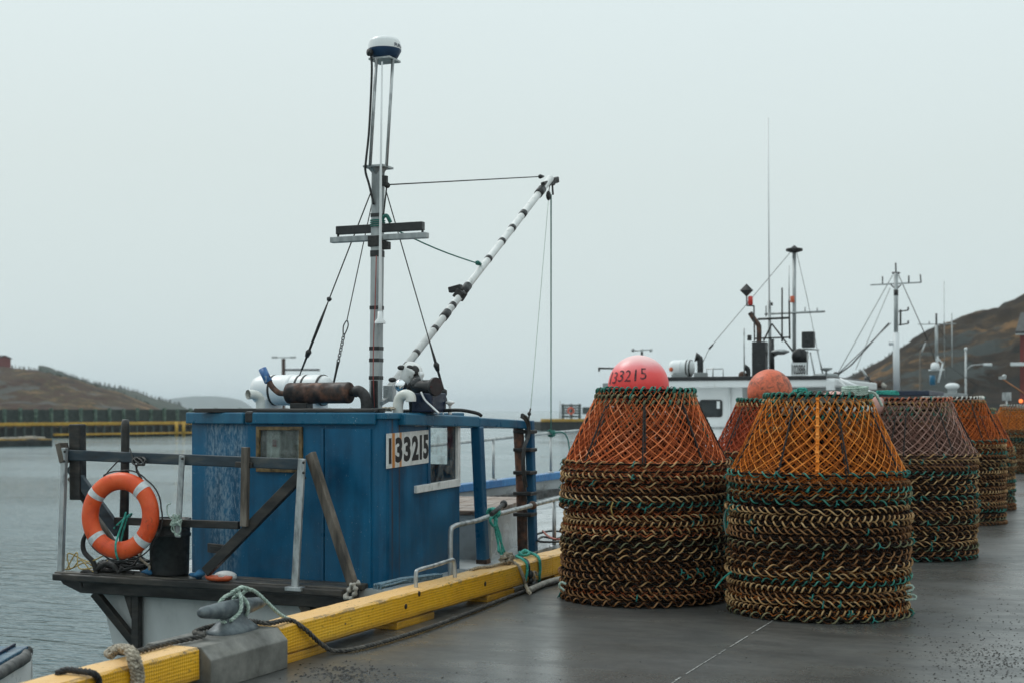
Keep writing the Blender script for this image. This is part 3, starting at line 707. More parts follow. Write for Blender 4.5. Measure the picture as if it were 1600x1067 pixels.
t.base(t.mix(t.math('MULTIPLY', t.noise(22, 4, .6), .35), c, (.12, .12, .1))); t.rough(.9); M['curtain'] = t.m
m.build('curtain', M['curtain'], WF)
m = MB(); m.span((P(425, 700, Y=yc).x, yc + .008, P(430, 697, Y=yc).z), (P(431, 700, Y=yc).x, yc + .012, P(430, 686, Y=yc).z)); m.build('window_sticker', mk('dull_red_sticker', (.12, .03, .03), (.2, .05, .045), None, 20), WF)
# side window: white frame with deep sill
m = MB(); dy0 = P(648, 700, X=XS).y
def syz(x, y): q = P(x, y, X=XS); return q.y, q.z
ya, za = syz(647, 770); yb_, zb_ = syz(714, 758)
m.span((XS - .005, sy1, sz0 - .01), (XS + .026, sy1 + .055, sz1 + .05)); m.span((XS - .005, dy0, sz1), (XS + .025, sy1 - .001, sz1 + .05))
m.add([(XS - .004, ya, za), (XS - .004, yb_ + .02, zb_ - .005), (XS - .004, yb_ + .02, zb_ + .065), (XS - .004, ya, za + .065), (XS + .03, ya, za), (XS + .03, yb_ + .02, zb_ - .005), (XS + .03, yb_ + .02, zb_ + .065), (XS + .03, ya, za + .065)],
      [(3, 2, 1, 0), (4, 5, 6, 7), (0, 1, 5, 4), (1, 2, 6, 5), (2, 3, 7, 6), (3, 0, 4, 7)])
SW = m.build('side_window', M['white_worn'], B, .004)
m = MB(); m.span((XS - .008, sy0 + .01, sz0), (XS - .003, sy1, sz1)); m.build('window_pane', M['glass'], SW)
m = MB(); m.span((XS - .002, sy0 - .02, sz0 - .01), (XS + .012, sy0 + .03, sz1)); m.build('sliding_sash', M['post_blue'], SW, .004)
# opposite window lets the grey daylight through the cabin
# --- registration board on the side
t = NT('number_board_paint'); x, y, z = t.xyz(); c = t.ramp(t.noise(12, 6, .6), [(.3, (.5, .51, .48)), (.55, (.7, .71, .69)), (.8, (.74, .75, .73))])
for yk, wd, o_ in ((yst[0], .036, 1), (yst[1], .03, .9)):
    dd = t.math('ABSOLUTE', t.math('SUBTRACT', y, yk - BO.y)); k = t.math('MULTIPLY', t.mr(dd, wd, wd * .45), t.mr(t.noise(14, 4, .6, t.mp((1, 1, .3))), .25, .5, .7, o_))
    c = t.mix(k, c, (.52, .19, .03))
t.base(c); t.rough(.45); M['board'] = t.m
by_0, by_1 = P(602, 700, X=XS).y + .015, P(668, 700, X=XS).y
bz1, bz0 = P(634, 674, X=XS).z, P(634, 727, X=XS).z
tilt = .012
m = MB(); xo = XS + .012
q = [(xo - .012, by_0, bz0 - tilt), (xo - .012, by_1, bz0 + tilt), (xo - .012, by_1, bz1 + tilt), (xo - .012, by_0, bz1 - tilt)]
m.extrude(q, (.012, 0, 0)); NB = m.build('number_board', M['board'], B)
t = NT('stencil_black'); c = t.mix(t.math('MULTIPLY', t.mr(t.noise(30, 5, .7), .6, .75), .5), (.008, .008, .008), (.2, .2, .19)); t.base(c); t.rough(.6); M['stencil'] = t.m
m = MB(); bw = by_1 - by_0; bh = bz1 - bz0
cx_ = [.02, .17, .37, .565, .755, .845]; cw = [.06, .165, .165, .165, .06, .135]
for ch, a0, w0 in zip('133215', cx_, cw):
    put_text(m, ch if ch != '1' else 'I', (xo + .0015, by_0 + bw * a0 + .01, bz0 + bh * .13 + tilt * (2 * a0 - 1)), (0, 1, tilt * 2 / bw), (0, 0, 1), bw * w0, bh * .74, .045 if ch != '1' else 0)
m.build('lettering', M['stencil'], NB)

# --- roof: deck, after fascia, side fascia running out to the post frame
y_p2, y_p3 = P(741, 700, X=XS).y, P(817, 700, X=XS).y
m = MB(); m.prism([(XS + .03, yc - .02), (xl, yc - .03), (pl.x - .03, pl.y - .02), (pl.x - .03, y_fr + .05), (XS + .03, y_fr + .05)], zr0 - .02, zr0 + .035)
RF = m.build('roof', M['trim_blue'], B, .01)
m = MB(); m.span((xl + .0, yc - .055, zr0 - .065), (P(590, 650, Y=yc).x, yc - .021, zr0 + .038)); m.build('roof_fascia', M['trim_blue'], RF, .012)
m = MB(); vdd = vd * .02; a_ = V((xl, yc, 0)) + nn * .04 - vd * .006; b_ = V((pl.x, pl.y, 0)) + nn * .04 - vd * .02
m.bar(V((a_.x, a_.y, zr0 - .014)), V((b_.x, b_.y, zr0 - .014)), .036, .103); m.build('roof_fascia', M['trim_blue'], RF, .01)
zs1 = P(745, 645.5, X=XS).z; zs0 = P(745, 660, X=XS).z
m = MB(); yA = P(622, 650, X=XS).y
m.add([], []); m.bar((XS + .03, yA, zr0 - .02), (XS + .03, y_p2 - .02, zr0 - .055), .08, .105); m.build('roof_fascia', M['trim_blue'], RF, .012)
m = MB(); m.bar((XS + .03, y_p2 - .018, zr0 - .057), (XS + .03, y_p3, zr0 - .095), .075, .09); m.bar((XS + .0, y_p3 - .03, zr0 - .095), (-7.9, y_p3 - .03, zr0 - .09), .075, .08); m.bar((-7.9, y_p3 - .06, zr0 - .09), (-7.9, y_fr, zr0 - .03), .075, .08)
m.build('awning_frame', M['trim_blue'], RF, .012)
for yy, lean, mt in ((y_p2, .11, 'post_blue'),):
    m = MB(); m.bar((XS + .03, yy, zr0 - .10), (XS + .05, yy + lean, .12), .105, .10, up=(0, 1, 0)); m.build('awning_post', M[mt], RF, .014)
    m = MB(); m.bar((XS + .05, yy + lean - .005, .22), (XS + .051, yy + lean + .001, .12), .113, .108, up=(0, 1, 0)); m.build('rusty_foot', M['rust'], RF, .006)
m = MB(); m.bar((XS + .075, y_p3, zr0 - .05), (XS + .095, y_p3 + .06, .1), .085, .09, up=(0, 1, 0)); m.build('awning_post', M['post_blue'], RF, .014)
m = MB(); gp = smooth_path([V((XS - .03, y_p3 - .065, zr0 - .055)), V((XS - .015, y_p3 - .05, 1.2)), V((XS - .005, y_p3 - .03, .8)), V((XS - .0, y_p3 - .0, .13))], 6)
m.tube(gp, .055, 14); m.build('vent_pipe', M['rust_dark'], RF)
for zz in (1.02, 1.26, .8, .58, 1.45):
    m = MB(); m.span((XS - .068, y_p3 - .115, zz - .018), (XS + .136, y_p3 + .075, zz + .022)); m.build('tape_band', M['tape'], RF, .01)
m = MB(); gp = [P(x_, y_, X=XS + .19) for x_, y_ in ((816, 648), (822, 652), (826, 662), (826, 678), (822, 690), (819, 700), (818, 730), (822, 760))]
m.tube(smooth_path(gp, 5), .02, 8); m.tube(smooth_path([p + V((.0, -.03, -.02)) for p in gp], 5), .012, 8); m.build('cable_loop', M['cable'], RF)

# dark weathered boards along the roof's after edge
m = MB(); xr = P(590, 640, Y=yc).x
m.span((pl.x + .2, yc + .05, zr0 + .036), (xr, yc + .14, zr0 + .075)); m.span((xl + .1, yc - .03, zr0 + .04), (xr - .02, yc + .046, zr0 + .066)); m.build('roof_batten', M['timber_dark'], RF, .006)
q = P(395, 650, Y=yc); m = MB(); m.span((q.x - .05, yc - .06, zr0 - .06), (q.x + .04, yc - .02, zr0 + .05)); m.build('tar_patch', M['black'], RF, .02)

# --- things on the roof
zt = zr0 + .04
def roofp(x, y, Y): return P(x, y, Y=Y)
# silencer with elbows
Ym = yc + .45
a_, b_ = roofp(450, 614, Ym), roofp(548, 613, Ym); r = W(33, a_) / 2
ax_ = (b_ - a_).normalized(); L = (b_ - a_).length
m = MB(); m.lathe([(.0, 0), (r * .86, 0), (r * .97, .008), (r, .02), (r, .04), (r * .985, .045), (r * .985, L - .045), (r, L - .04), (r, L - .02), (r * .97, L - .008), (r * .86, L), (.0, L)], a_, 32, ax_); SI = m.build('exhaust_silencer', M['rust_dark'], B)
m = MB(); m.tube(smooth_path([a_ + ax_ * .02, a_ - ax_ * .06, roofp(434, 612, Ym), roofp(424, 602, Ym), roofp(418, 588, Ym)], 6), W(9, a_) / 2, 14); m.build('tail_pipe', M['rust'], SI)
m = MB(); p0, p1 = roofp(420, 597, Ym), roofp(410, 576, Ym); dd = (p1 - p0).normalized(); rr = W(13, a_) / 2
m.lathe([(rr * .7, 0), (rr, .005), (rr, (p1 - p0).length), (rr * .86, (p1 - p0).length), (rr * .8, .02)], p0, 20, dd); m.build('rain_cup', mk('blue_drink_can', (.02, .09, .26), (.05, .16, .36), (.5, .52, .52), 24, (.3, .5), lo=.4, hi=.75), SI)
m = MB(); g_ = [b_ - ax_ * .02, b_ + ax_ * .03, roofp(560, 610, Ym), roofp(569, 617, Ym), roofp(572, 628, Ym), roofp(572, 642, Ym)]; m.tube(smooth_path(g_, 6), [W(10, b_) / 2] * 7 + [W(17, b_) / 2] * 24, 16); m.build('elbow_pipe', M['iron'], SI)
m = MB(); m.span((roofp(458, 0, Ym).x, Ym - .06, zt), (roofp(484, 0, Ym).x, Ym + .06, a_.z - r + .01)); m.build('cradle', M['timber_dark'], SI, .006)
# white goosenecks
Yg = yc + .3
m = MB(); g_ = [roofp(407, 645, Yg), roofp(407, 630, Yg), roofp(406, 620, Yg) + V((0, -.02, 0)), roofp(402, 616, Yg) + V((0, -.07, 0)), roofp(399, 616, Yg) + V((0, -.12, 0))]
pr_ = smooth_path(g_, 6); rr = W(15, g_[0]) / 2; m.tube(pr_, rr, 18, cap=False); m.tube(pr_[-5:], rr * .88, 18, cap=False); m.build('vent_gooseneck', M['pvc'], B)
dv = (pr_[-1] - pr_[-2]).normalized(); m = MB(); m.lathe([(rr * .86, 0), (0, .001)], pr_[-1] - dv * .05, 18, dv); m.build('vent_mouth', mk('vent_shade', (.14, .11, .08), (.22, .18, .14), None, 9), B)
Yw = yc + .5
g_ = [roofp(622, 648, Yw), roofp(622, 632, Yw), roofp(625, 621, Yw), roofp(633, 616, Yw), roofp(641, 619, Yw), roofp(642, 627, Yw)]; m = MB(); pr_ = smooth_path(g_, 6); m.tube(pr_, W(16.5, g_[0]) / 2, 18); m.build('vent_gooseneck', M['pvc'], B)
# liferaft canister in its cradle
Yl = yc + 1.1
a_, b_ = roofp(398, 609, Yl), roofp(517, 609, Yl); r = W(47, a_) / 2; L = (b_ - a_).length; ax_ = (b_ - a_).normalized()
m = MB(); m.lathe([(0, -.01), (r * .55, 0), (r * .85, .03), (r * .97, .08), (r, .14), (r, L - .14), (r * .97, L - .08), (r * .85, L - .03), (r * .55, L), (0, L + .01)], a_, 32, ax_); m.lathe([(r * 1.0, L * .5 - .03), (r * 1.03, L * .5 - .025), (r * 1.03, L * .5 + .025), (r, L * .5 + .03)], a_, 32, ax_)
LR = m.build('liferaft_canister', M['white'], B)
for q in (.28, .62, .7, .9):
    m = MB(); m.lathe([(r * .99, L * q - .012), (r * 1.012, L * q - .012), (r * 1.012, L * q + .012), (r * .99, L * q + .012)], a_, 32, ax_); m.build('strap', M['cable'], LR)
for q in (.2, .8):
    m = MB(); m.span((a_.x + L * q - .05, Yl - .16, zt - .01), (a_.x + L * q + .05, Yl + .16, a_.z - r + .06)); m.build('raft_cradle', M['white'], LR, .01)
# searchlight, winch, box
Ys = yc + .75
c_ = roofp(631, 602, Ys); m = MB(); dv = V((-.35, -.93, .1)).normalized(); c2 = roofp(640, 588, Ys + .1); r = W(30, c2) / 2
axw = V((.55, -.3, .78)).normalized(); m.lathe([(0, -.1), (r * .9, -.1), (r, -.085), (r, .1), (r * .9, .115), (0, .115)], c2, 24, axw); SL = m.build('searchlight', M['white_worn'], B)
m = MB()
for p in ((627, 574), (613, 593), (640, 574)): m.ball(roofp(p[0], p[1], Ys + .02), W(13, c2) / 2, 12, 8, (1, .8, .6))
for p in ((648, 580), (651, 594), (643, 606)): m.ball(roofp(p[0], p[1], Ys + .05), W(19, c2) / 2, 12, 8, (.8, .8, 1))
m.build('lamp_guard', M['iron'], SL)
m = MB(); m.ball(c_ + V((.0, -.06, 0)), W(20, c_) / 2, 24, 16); m.build('lamp_dome', M['chrome'], SL)
m = MB(); m.cyl(c2 - V((0, 0, .05)), V((c2.x + .02, c2.y, zt)), .02, 10); m.build('lamp_bracket', M['iron'], SL)
Yb = yc + .65
m = MB(); lo, hi = roofp(643, 645, Yb), roofp(675, 613, Yb); m.span((lo.x, Yb, zt), (hi.x, Yb + .3, hi.z)); m.build('control_box', M['navy'], B, .012)
m = MB(); p0 = roofp(650, 604, Yb + .1); m.cyl(p0, p0 + V((.22, -.08, 0)), .062, 16); m.cyl(p0 + V((.22, -.08, 0)), p0 + V((.25, -.09, 0)), .085, 16); m.ball(roofp(652, 600, Yb + .1), .07, 12, 8); m.build('hydraulic_motor', M['black_paint'], B, .004)
m = MB(); m.tube(smooth_path([roofp(658, 612, Yb - .03), roofp(664, 624, Yb - .04), roofp(674, 634, Yb - .04), roofp(686, 645, Yb - .05)], 6), .009, 8); m.build('white_cable', M['white'], B)
def mushroom(x, ytop, ybase, wcap, Y, stem='white'):
    p1 = roofp(x, ytop, Y); p0 = V((p1.x, p1.y, zt - .02 if ybase is None else roofp(x, ybase, Y).z)); r = W(wcap, p1) / 2
    m = MB(); hgt = p1.z - p0.z
    m.lathe([(r * .42, 0), (r * .42, .02), (r * .3, .03), (r * .26, hgt * .6), (r * .5, hgt * .7), (r * .96, hgt * .8), (r, hgt * .88), (r * .7, hgt * .97), (0, hgt)], p0, 20); m.build('antenna_mushroom', M[stem], B)
mushroom(703, 625, None, 15, yc + .95)
mushroom(659, 580, 612, 8, Yb + .05); mushroom(692, 617, None, 8, yc + 1.1)
# flat black hose along the roof edge, bits of line
m = MB(); m.tube(smooth_path([roofp(x_, 641.5 if x_ < 700 else 640.5, yc + .9) + V((0, 0, .0)) for x_ in (628, 650, 680, 700, 722)] + [roofp(745, 645, yc + 1.0), roofp(752, 649, yc + 1.05)], 6), .016, 8); m.build('roof_hose', M['black'], B)
m = MB()
for k in range(5):
    gp = [roofp(596 + rnd.uniform(0, 22), 641 - rnd.uniform(0, 5), yc + .2 + rnd.uniform(0, .3)) for _ in range(4)]; m.tube(smooth_path(gp, 5), .009, 6)
tag(m.build('roof_twine', M['tan_rope'], loc=gp[0]), 'scraps of pale twine tangled on the cabin roof at the mast foot', 'twine')

# --- mast
Y_M = yc + .8
mb0, mt0 = P(587, 641, Y=Y_M), P(591, 264, Y=Y_M); mb0.z = zt - .02
rm = W(17, mb0) / 2
m = MB(); m.bar(mb0, mt0, rm * 2, rm * 1.8, up=(0, 1, 0)); MA = m.build('mast', M['alu'], B, .012)
mx_ = lambda y: mb0.lerp(mt0, (641 - y) / (641 - 264))
for y_ in (336, 395, 478, 540, 558, 585):
    m = MB(); p = mx_(y_); m.box(p, (rm * 2.06, rm * 1.9, W(6 if y_ != 395 else 10, p))); m.build('tape_band', M['tape'], MA, .003)
m = MB(); m.box(mx_(610) + V((.015, -.02, 0)), (rm * 1.2, rm * 1.9, .25)); m.build('junction_box', M['tape'], MA, .003)
m = MB(); m.tube([P(585, 636, Y=Y_M - .09), P(583, 585, Y=Y_M - .09), P(584, 520, Y=Y_M - .09), P(586, 480, Y=Y_M - .09), P(587, 440, Y=Y_M - .09), P(588, 400, Y=Y_M - .09)], .005, 6); m.build('red_wire', mk('red_wire', (.3, .05, .04), (.4, .1, .08), None, 20), MA)
# radar tower of four rods, radome on top
zc = P(591, 262, Y=Y_M).z; zd_ = P(600, 95, Y=Y_M).z; topc = P(601, 95, Y=Y_M); hw = W(17, topc)
m = MB(); m.box((mt0.x, mt0.y, zc), (hw * 2.1, hw * 2.1, .02)); m.box((topc.x, topc.y, zd_), (hw * 2.2, hw * 2.2, .02)); m.lathe([(.05, -.07), (.1, -.012)], (mt0.x, mt0.y, zc), 4); TW = m.build('radar_tower', M['alu'], B, .003)
Rz = Matrix.Rotation(.5, 3, 'Z')
for i, j in ((1, 1), (1, -1), (-1, 1), (-1, -1)):
    o_ = Rz @ V((i * hw * .75, j * hw * .75, 0))
    m = MB(); m.cyl(V((mt0.x, mt0.y, zc)) + o_, V((topc.x, topc.y, zd_)) + o_, .0145, 10); m.build('tower_rod', M['galv'], TW)
rd = W(52, topc) / 2
m = MB(); m.lathe([(0, .01), (rd * .72, .01), (rd * .8, .03), (rd * 1.0, .085), (rd * 1.0, .095)], topc, 40); RD = m.build('radome_base', M['radome_navy'], B)
zh = W(35, topc)
m = MB(); m.lathe([(rd * 1.0, .096), (rd * .99, .11), (rd * .95, zh * .78), (rd * .86, zh * .92), (rd * .6, zh * .99), (0, zh * 1.02)], topc, 40); m.build('radome_cover', M['white'], RD)
vs_, fs_, tw_, th_ = text_geo('FURUNO', 1, 1, .03)
m = MB(); ww, hh = rd * 1.25, .034; z0_ = zh * .5
def dome_r(z): return rd * (.985 - .03 * (z - .11) / (zh * .78 - .11))
ang0 = math.atan2(-FW.y, -FW.x) + .72
vv = []
for v in vs_:
    a = ang0 + (v.x / tw_) * ww / rd; zz = z0_ + v.y / th_ * hh; rr = dome_r(zz) + .004; vv.append(topc + V((rr * math.cos(a), rr * math.sin(a), zz)))
m.add(vv, fs_); m.build('lettering', M['navy'], RD)
m = MB(); p = topc + V((-rd * .5, -rd * .86, .05)); m.lathe([(.03, -.01), (.035, .02), (.0, .03)], p, 12, (-.4, -1, -.1)); m.tube(smooth_path([p, P(581, 110, Y=Y_M - .12), P(577, 200, Y=Y_M - .12), P(572, 250, Y=Y_M - .12), P(571, 268, Y=Y_M - .1), P(577, 290, Y=Y_M - .08), P(584, 320, Y=Y_M - .06)], 6), .011, 8); m.build('radar_cable', M['cable'], MA)
# slim whip beside the mast
m = MB(); m.tube([P(594, 500, Y=Y_M - .12), P(594, 470, Y=Y_M - .12), P(595, 270, Y=Y_M - .12), P(597, 97, Y=Y_M - .12)], [.02, .016, .011, .007], 8); m.lathe([(.05, 0), (.05, .02), (.025, .05), (.022, .11), (0, .11)], P(594, 506, Y=Y_M - .12), 12); m.build('whip_antenna', M['white'], MA)
# crosstree with open array radar bar
a_, b_ = P(518, 374, Y=Y_M), P(668, 369, Y=Y_M); zz_ = P(592, 372, Y=Y_M).z
lx, rx_ = V((a_.x, Y_M, zz_)), V((b_.x, Y_M, zz_))
m = MB(); m.bar(lx + V((0, .0, 0)), rx_, .07, W(9, mt0)); CT = m.build('crosstree', M['alu'], B, .006)
a2, b2 = P(526, 361, Y=Y_M - .02), P(661, 355, Y=Y_M - .02); zb2 = P(592, 357.5, Y=Y_M).z
m = MB(); m.bar(V((a2.x, Y_M - .01, zb2)), V((b2.x, Y_M - .01, zb2)), .06, W(13, mt0)); m.cyl((a2.x + .01, Y_M - .01, zb2), (a2.x + .01, Y_M - .01, zz_), .012, 8); m.cyl((b2.x - .01, Y_M - .01, zb2), (b2.x - .01, Y_M - .01, zz_), .012, 8); m.build('deck_light_bar', M['black_paint'], CT, .008)
m = MB(); p = P(603, 384, Y=Y_M); m.box(p, (.07, .07, .07)); m.box(p + V((-.09, 0, .04)), (.14, .12, .1)); m.build('lamp_bracket', M['iron'], CT, .006)
m = MB()
for k in range(4): p = mx_(344 + 3 * k); m.lathe([(rm * 1.35, -.006), (rm * 1.45, 0), (rm * 1.35, .006)], p, 14)
m.tube(smooth_path([mx_(346) + V((.08, -.08, 0)), mx_(340) + V((.11, -.08, 0)), mx_(343) + V((.14, -.08, .02)), mx_(349) + V((.16, -.05, 0))], 5), .018, 8)
m.build('mast_lashing', M['greenline'], MA)
m = MB(); m.ball(P(605, 290, Y=Y_M), .028, 10, 8); m.box(P(601, 283, Y=Y_M), (.05, .04, .09)); m.tube(smooth_path([P(596, 268, Y=Y_M), P(600, 278, Y=Y_M), P(604, 290, Y=Y_M), P(600, 330, Y=Y_M), P(599, 348, Y=Y_M)], 5), .007, 6); m.build('pulley_block', M['iron'], MA)

# --- boom
bt = P(860, 279, X=-6.1); bb = P(604, 612, Y=Y_M + .15)
m = MB(); m.tube([bb, bb.lerp(bt, .5), bt], [W(12, bb) / 2, W(11, bb.lerp(bt, .5)) / 2, W(11, bt) / 2], 16); BM = m.build('boom', M['white_worn'], B)
def boom_at(px_):
    u = (px_ - 800) / FPX; d0, d1 = dep(bb), dep(bt); x0, x1 = bb.dot(RT), bt.dot(RT)
    s_ = (u * d0 - x0) / ((x1 - x0) - u * (d1 - d0)); return bb.lerp(bt, s_)
bd = (bt - bb).normalized()
for px_, ln in ((844, 22), (817, 13), (800, 9), (784, 8), (763, 8), (727, 26), (707, 9), (696, 20), (679, 9), (650, 9), (635, 8), (608, 10)):
    p = boom_at(px_); l_ = W(ln, p) / 2 * .9; rr = W(11.5, p) / 2 * (1.18 if ln > 15 else 1.04)
    m = MB(); m.cyl(p - bd * l_, p + bd * l_, rr, 16); m.build('tape_band', M['tape'], BM)
p = boom_at(722); m = MB(); m.bar(p + V((-.03, -.05, -.06)), p + V((.03, -.05, .02)), .1, .1); m.bar(p + V((-.12, -.05, .03)), p + V((.02, -.05, .06)), .07, .06); m.build('boom_lamp', M['iron'], BM, .01)
m = MB(); q0 = boom_at(606); m.box(q0 + V((.02, 0, -.03)), (.1, .08, .15)); m.bar(q0 + V((0, 0, -.08)), V((mb0.x + .05, mb0.y, q0.z - .12)), .05, .04); m.build('boom_heel', M['galv'], BM, .005)
m = MB(); m.bar(P(848, 290, X=-6.1), P(871, 281, X=-6.1), .05, .07); m.box(P(862, 284, X=-6.1), (.05, .12, .08)); m.build('boom_head', M['iron'], BM, .01)
m = MB(); p = P(857, 306, X=-6.1); m.ball(p, .045, 12, 8, (.6, 1, 1.3)); m.tube([p, P(859, 288, X=-6.1)], .006, 6); m.tube([P(863, 288, X=-6.1), P(864, 305, X=-6.1)], .012, 6); m.build('hanging_block', M['iron'], BM)

# --- standing and running rigging
def stay(pts, r, mat='cable', name='stay'):
    m = MB(); m.tube(pts, r, 6)
    return m
def turnbuckle(m, a, b, f0, f1, r):
    m.tube([a.lerp(b, f0), a.lerp(b, f0 + .3 * (f1 - f0)), a.lerp(b, f1)], [r * .8, r * 1.5, r * .9], 8)
def rig(a, b, r, fit, name='stay', mat='cable', sag=0):
    m = MB(); a, b = V(a), V(b)
    m.tube([a.lerp(b, i / 8) - V((0, 0, sag * math.sin(PI * i / 8))) for i in range(9)], r, 6)
    for f0, f1, rr in fit: turnbuckle(m, a, b, f0, f1, rr)
    return m.build(name, M[mat], B)
rig(P(583, 292, Y=Y_M), V((P(468, 583, Y=yc + .9).x, yc + .9, P(468, 583, Y=yc + .9).z - .02)), .006, [(.58, .6, .018), (.62, .97, .010), (.86, .9, .02)])
a_ = P(585, 300, Y=Y_M); b_ = P(521, 600, Y=yc + 1.2)
m = MB(); k0 = .66; m.tube([a_, a_.lerp(b_, k0)], .0055, 6)
c0, c1 = a_.lerp(b_, k0), a_.lerp(b_, k0 + .07); sd2 = V((.025, 0, 0)); m.tube(smooth_path([c0, c0.lerp(c1, .4) + sd2, c1 + sd2 * .4, c1, c1 - sd2 * .4, c0.lerp(c1, .4) - sd2], 5, True), .006, 6, True)
nl = 10; dl = (b_ - c1) * .55 / nl
for i in range(nl):
    q0 = c1 + dl * i; q1 = c1 + dl * (i + 1.25); sv = V((.014, 0, 0)) if i % 2 else V((0, .014, 0)); m.tube(smooth_path([q0, q0.lerp(q1, .3) + sv, q0.lerp(q1, .7) + sv, q1, q0.lerp(q1, .7) - sv, q0.lerp(q1, .3) - sv], 3, True), .005, 5, True)
q0 = c1 + (b_ - c1) * .55; m.tube([q0, q0.lerp(b_, .3), b_], [.016, .012, .01], 8); m.build('chain_stay', M['cable'], B)
rig(P(603, 298, Y=Y_M), P(699, 630, X=XS - .15), .0055, [(.70, 1, .009), (.8, .84, .02), (.93, .96, .022)])
rig(P(608, 289, Y=Y_M), P(850, 276, X=-6.1), .007, [(.96, .99, .018)], 'topping_lift')
rig(P(600, 350, Y=Y_M), boom_at(752) + V((0, 0, .04)), .007, [(.94, .99, .018)], 'topping_lift', 'greenline', .03)
rig(P(861, 305, X=-6.1), kp + V((0, 0, .03)), .0085, [], 'fall_line', 'greenline')
rig(P(857, 312, X=-6.1), P(829, 640, X=XS + .1), .0035, [], 'thin_line', 'pale_rope')
m = MB(); p = P(827, 646, X=XS + .1); m.tube([P(829, 638, X=XS + .1), p, P(825, 662, X=XS + .1)], .01, 6); m.ball(p, .022, 8, 6); m.build('line_shackle', M['iron'], B)
# ================================================================ stern platform and its gallows frame
YS = P(95, 900, X=-8.38).y
YS = 10.4
pR, pL = P(548, 915, Y=YS), P(84, 897, Y=YS)
zp = .195
ORG_B = B
m = MB()
for k in range(3):
    y0 = YS + .005 + k * .122
    m.span((pL.x + (0.0 if k == 0 else .12 + .04 * (k % 2)), y0, zp - .045 - .004 * (k % 3)), (pR.x + rnd.uniform(-.1, .03), y0 + .115, zp - .004 * (k % 2)))
M['timber_wet'] = mk('wet_platform_timber', (.016, .015, .013), (.05, .044, .036), (.11, .095, .075), 8, (.25, .6), st=(.3, 1, 1), bump=.5, bs=40); PF = m.build('stern_platform', M['timber_wet'], B, .008)
m = MB(); m.span((pL.x + .02, YS - .05, zp - .075), (pR.x - .05, YS, zp - .012)); m.build('edge_plank', M['timber_dark'], PF, .012)
q0, q1 = P(118, 925, Y=YS + .2), P(560, 925, Y=YS + .2)
m = MB(); m.extrude([(q0.x - .15, YS + .12, zp - .05), (q1.x, YS + .12, zp - .05), (q1.x, YS + .12, zp - .2), (q0.x + .12, YS + .12, zp - .2), (q0.x - .08, YS + .12, zp - .13)], (0, .1, 0)); m.build('platform_bearer', M['timber_dark'], PF, .008)
for X in (-7.75, -6.9, -6.0):
    m = MB(); m.span((X - .05, YS + .22, zp - .2), (X + .05, 10.72, zp - .052)); m.build('platform_joist', M['timber_dark'], PF, .006)
a_, b_ = P(148, 925, Y=YS + .15), P(211, 1003, Y=10.66)
m = MB(); m.bar(a_, b_, .078, .07, up=(0, 1, 0)); m.build('platform_strut', M['timber_dark'], PF, .008)
a_, b_ = P(214, 925, Y=10.64), P(214, 1040, Y=10.64)
m = MB(); m.bar(a_, b_, .075, .07, up=(0, 1, 0)); m.extrude([(a_.x - .036, 10.6, a_.z), (a_.x - .13, 10.6, a_.z), (a_.x - .036, 10.6, a_.z - .24)], (0, .06, 0)); m.build('transom_post', M['timber_dark'], PF, .006)
a_, b_ = P(470, 930, Y=YS + .2), P(500, 985, Y=10.66)
m = MB(); m.bar(a_, b_, .1, .09, up=(0, 1, 0)); m.build('platform_strut', M['timber'], PF, .008)
# the rails: top rail is the part, posts and braces its pieces
yf = YS + .01
def fr(x, y, dy=0): return P(x, y, Y=yf + dy)
m = MB(); m.bar(fr(103, 710), fr(476, 725), .045, W(17, fr(300, 718))); SR = m.build('stern_rail', M['timber_blue'], B, .008)
def piece(name, mat, a, b, wx, wy=.05, dy=0, bev=.006, ext=0, label=None):
    m = MB(); m.bar(fr(*a, dy), fr(*b, dy), W(wx, fr(*a, dy)), wy, up=(0, 1, 0)); return m.build(name, M[mat], SR, bev, label=label)
piece('rail_post', 'galv', (101, 699), (95, 892), 9, .045, -.05, label='grey metal angle post at the outer corner')
piece('rail_post', 'galv', (284.5, 711), (278, 839), 10, .02, -.05, label='short flat metal post')
m = MB(); m.bar(fr(472, 716, -.055), fr(461, 918, -.055), W(12, fr(470, 800)), .03, up=(0, 1, 0)); m.box(fr(461, 919, -.05), (.16, .08, .035)); m.build('rail_post', M['galv'], SR, .005, label='metal post with welded foot by the cabin')
piece('rail_post', 'timber_dark', (121, 662), (122, 780), 21, .1, .06, .012, label='thick dark timber post')
m = MB(); m.tube([fr(196.5, 655, .06), fr(196, 662, .06), fr(195, 760, .06), fr(193, 860, .06)], [.03, W(13, fr(196, 700)) / 2, W(14, fr(196, 700)) / 2, W(15, fr(196, 700)) / 2], 12); m.build('rail_post', M['timber_dark'], SR, label='round dark timber post behind the life ring')
piece('rail_post', 'timber', (384, 698), (382, 822), 12, .05, -.055, label='weathered grey timber post')
piece('rail_end', 'timber', (96, 692), (103, 722), 9, .12, -.02)
m = MB(); m.bar(fr(180, 813), fr(374, 820), .045, W(12, fr(300, 818))); m.build('lower_rail', M['timber_dark'], SR, .006)
piece('brace', 'timber_blue', (110, 728), (186, 832), 17, .05, .05)
piece('brace', 'timber', (110, 745), (178, 850), 9, .05, .11)
piece('brace', 'timber_dark', (472, 740), (322, 893), 17, .06, -.01)
m = MB(); m.bar(P(485, 708, Y=yf + .05), P(551, 912, Y=YS - .02), .055, W(18, fr(500, 800)), up=(.9, -.35, .2), twist=0); m.build('brace', M['timber'], SR, .008, label='bare grey board leaning against the rail end')
m = MB(); m.bar(fr(372, 725, .0), fr(398, 726, 0), .1, .05); m.build('rail_block', M['timber_dark'], SR, .006)
m = MB()
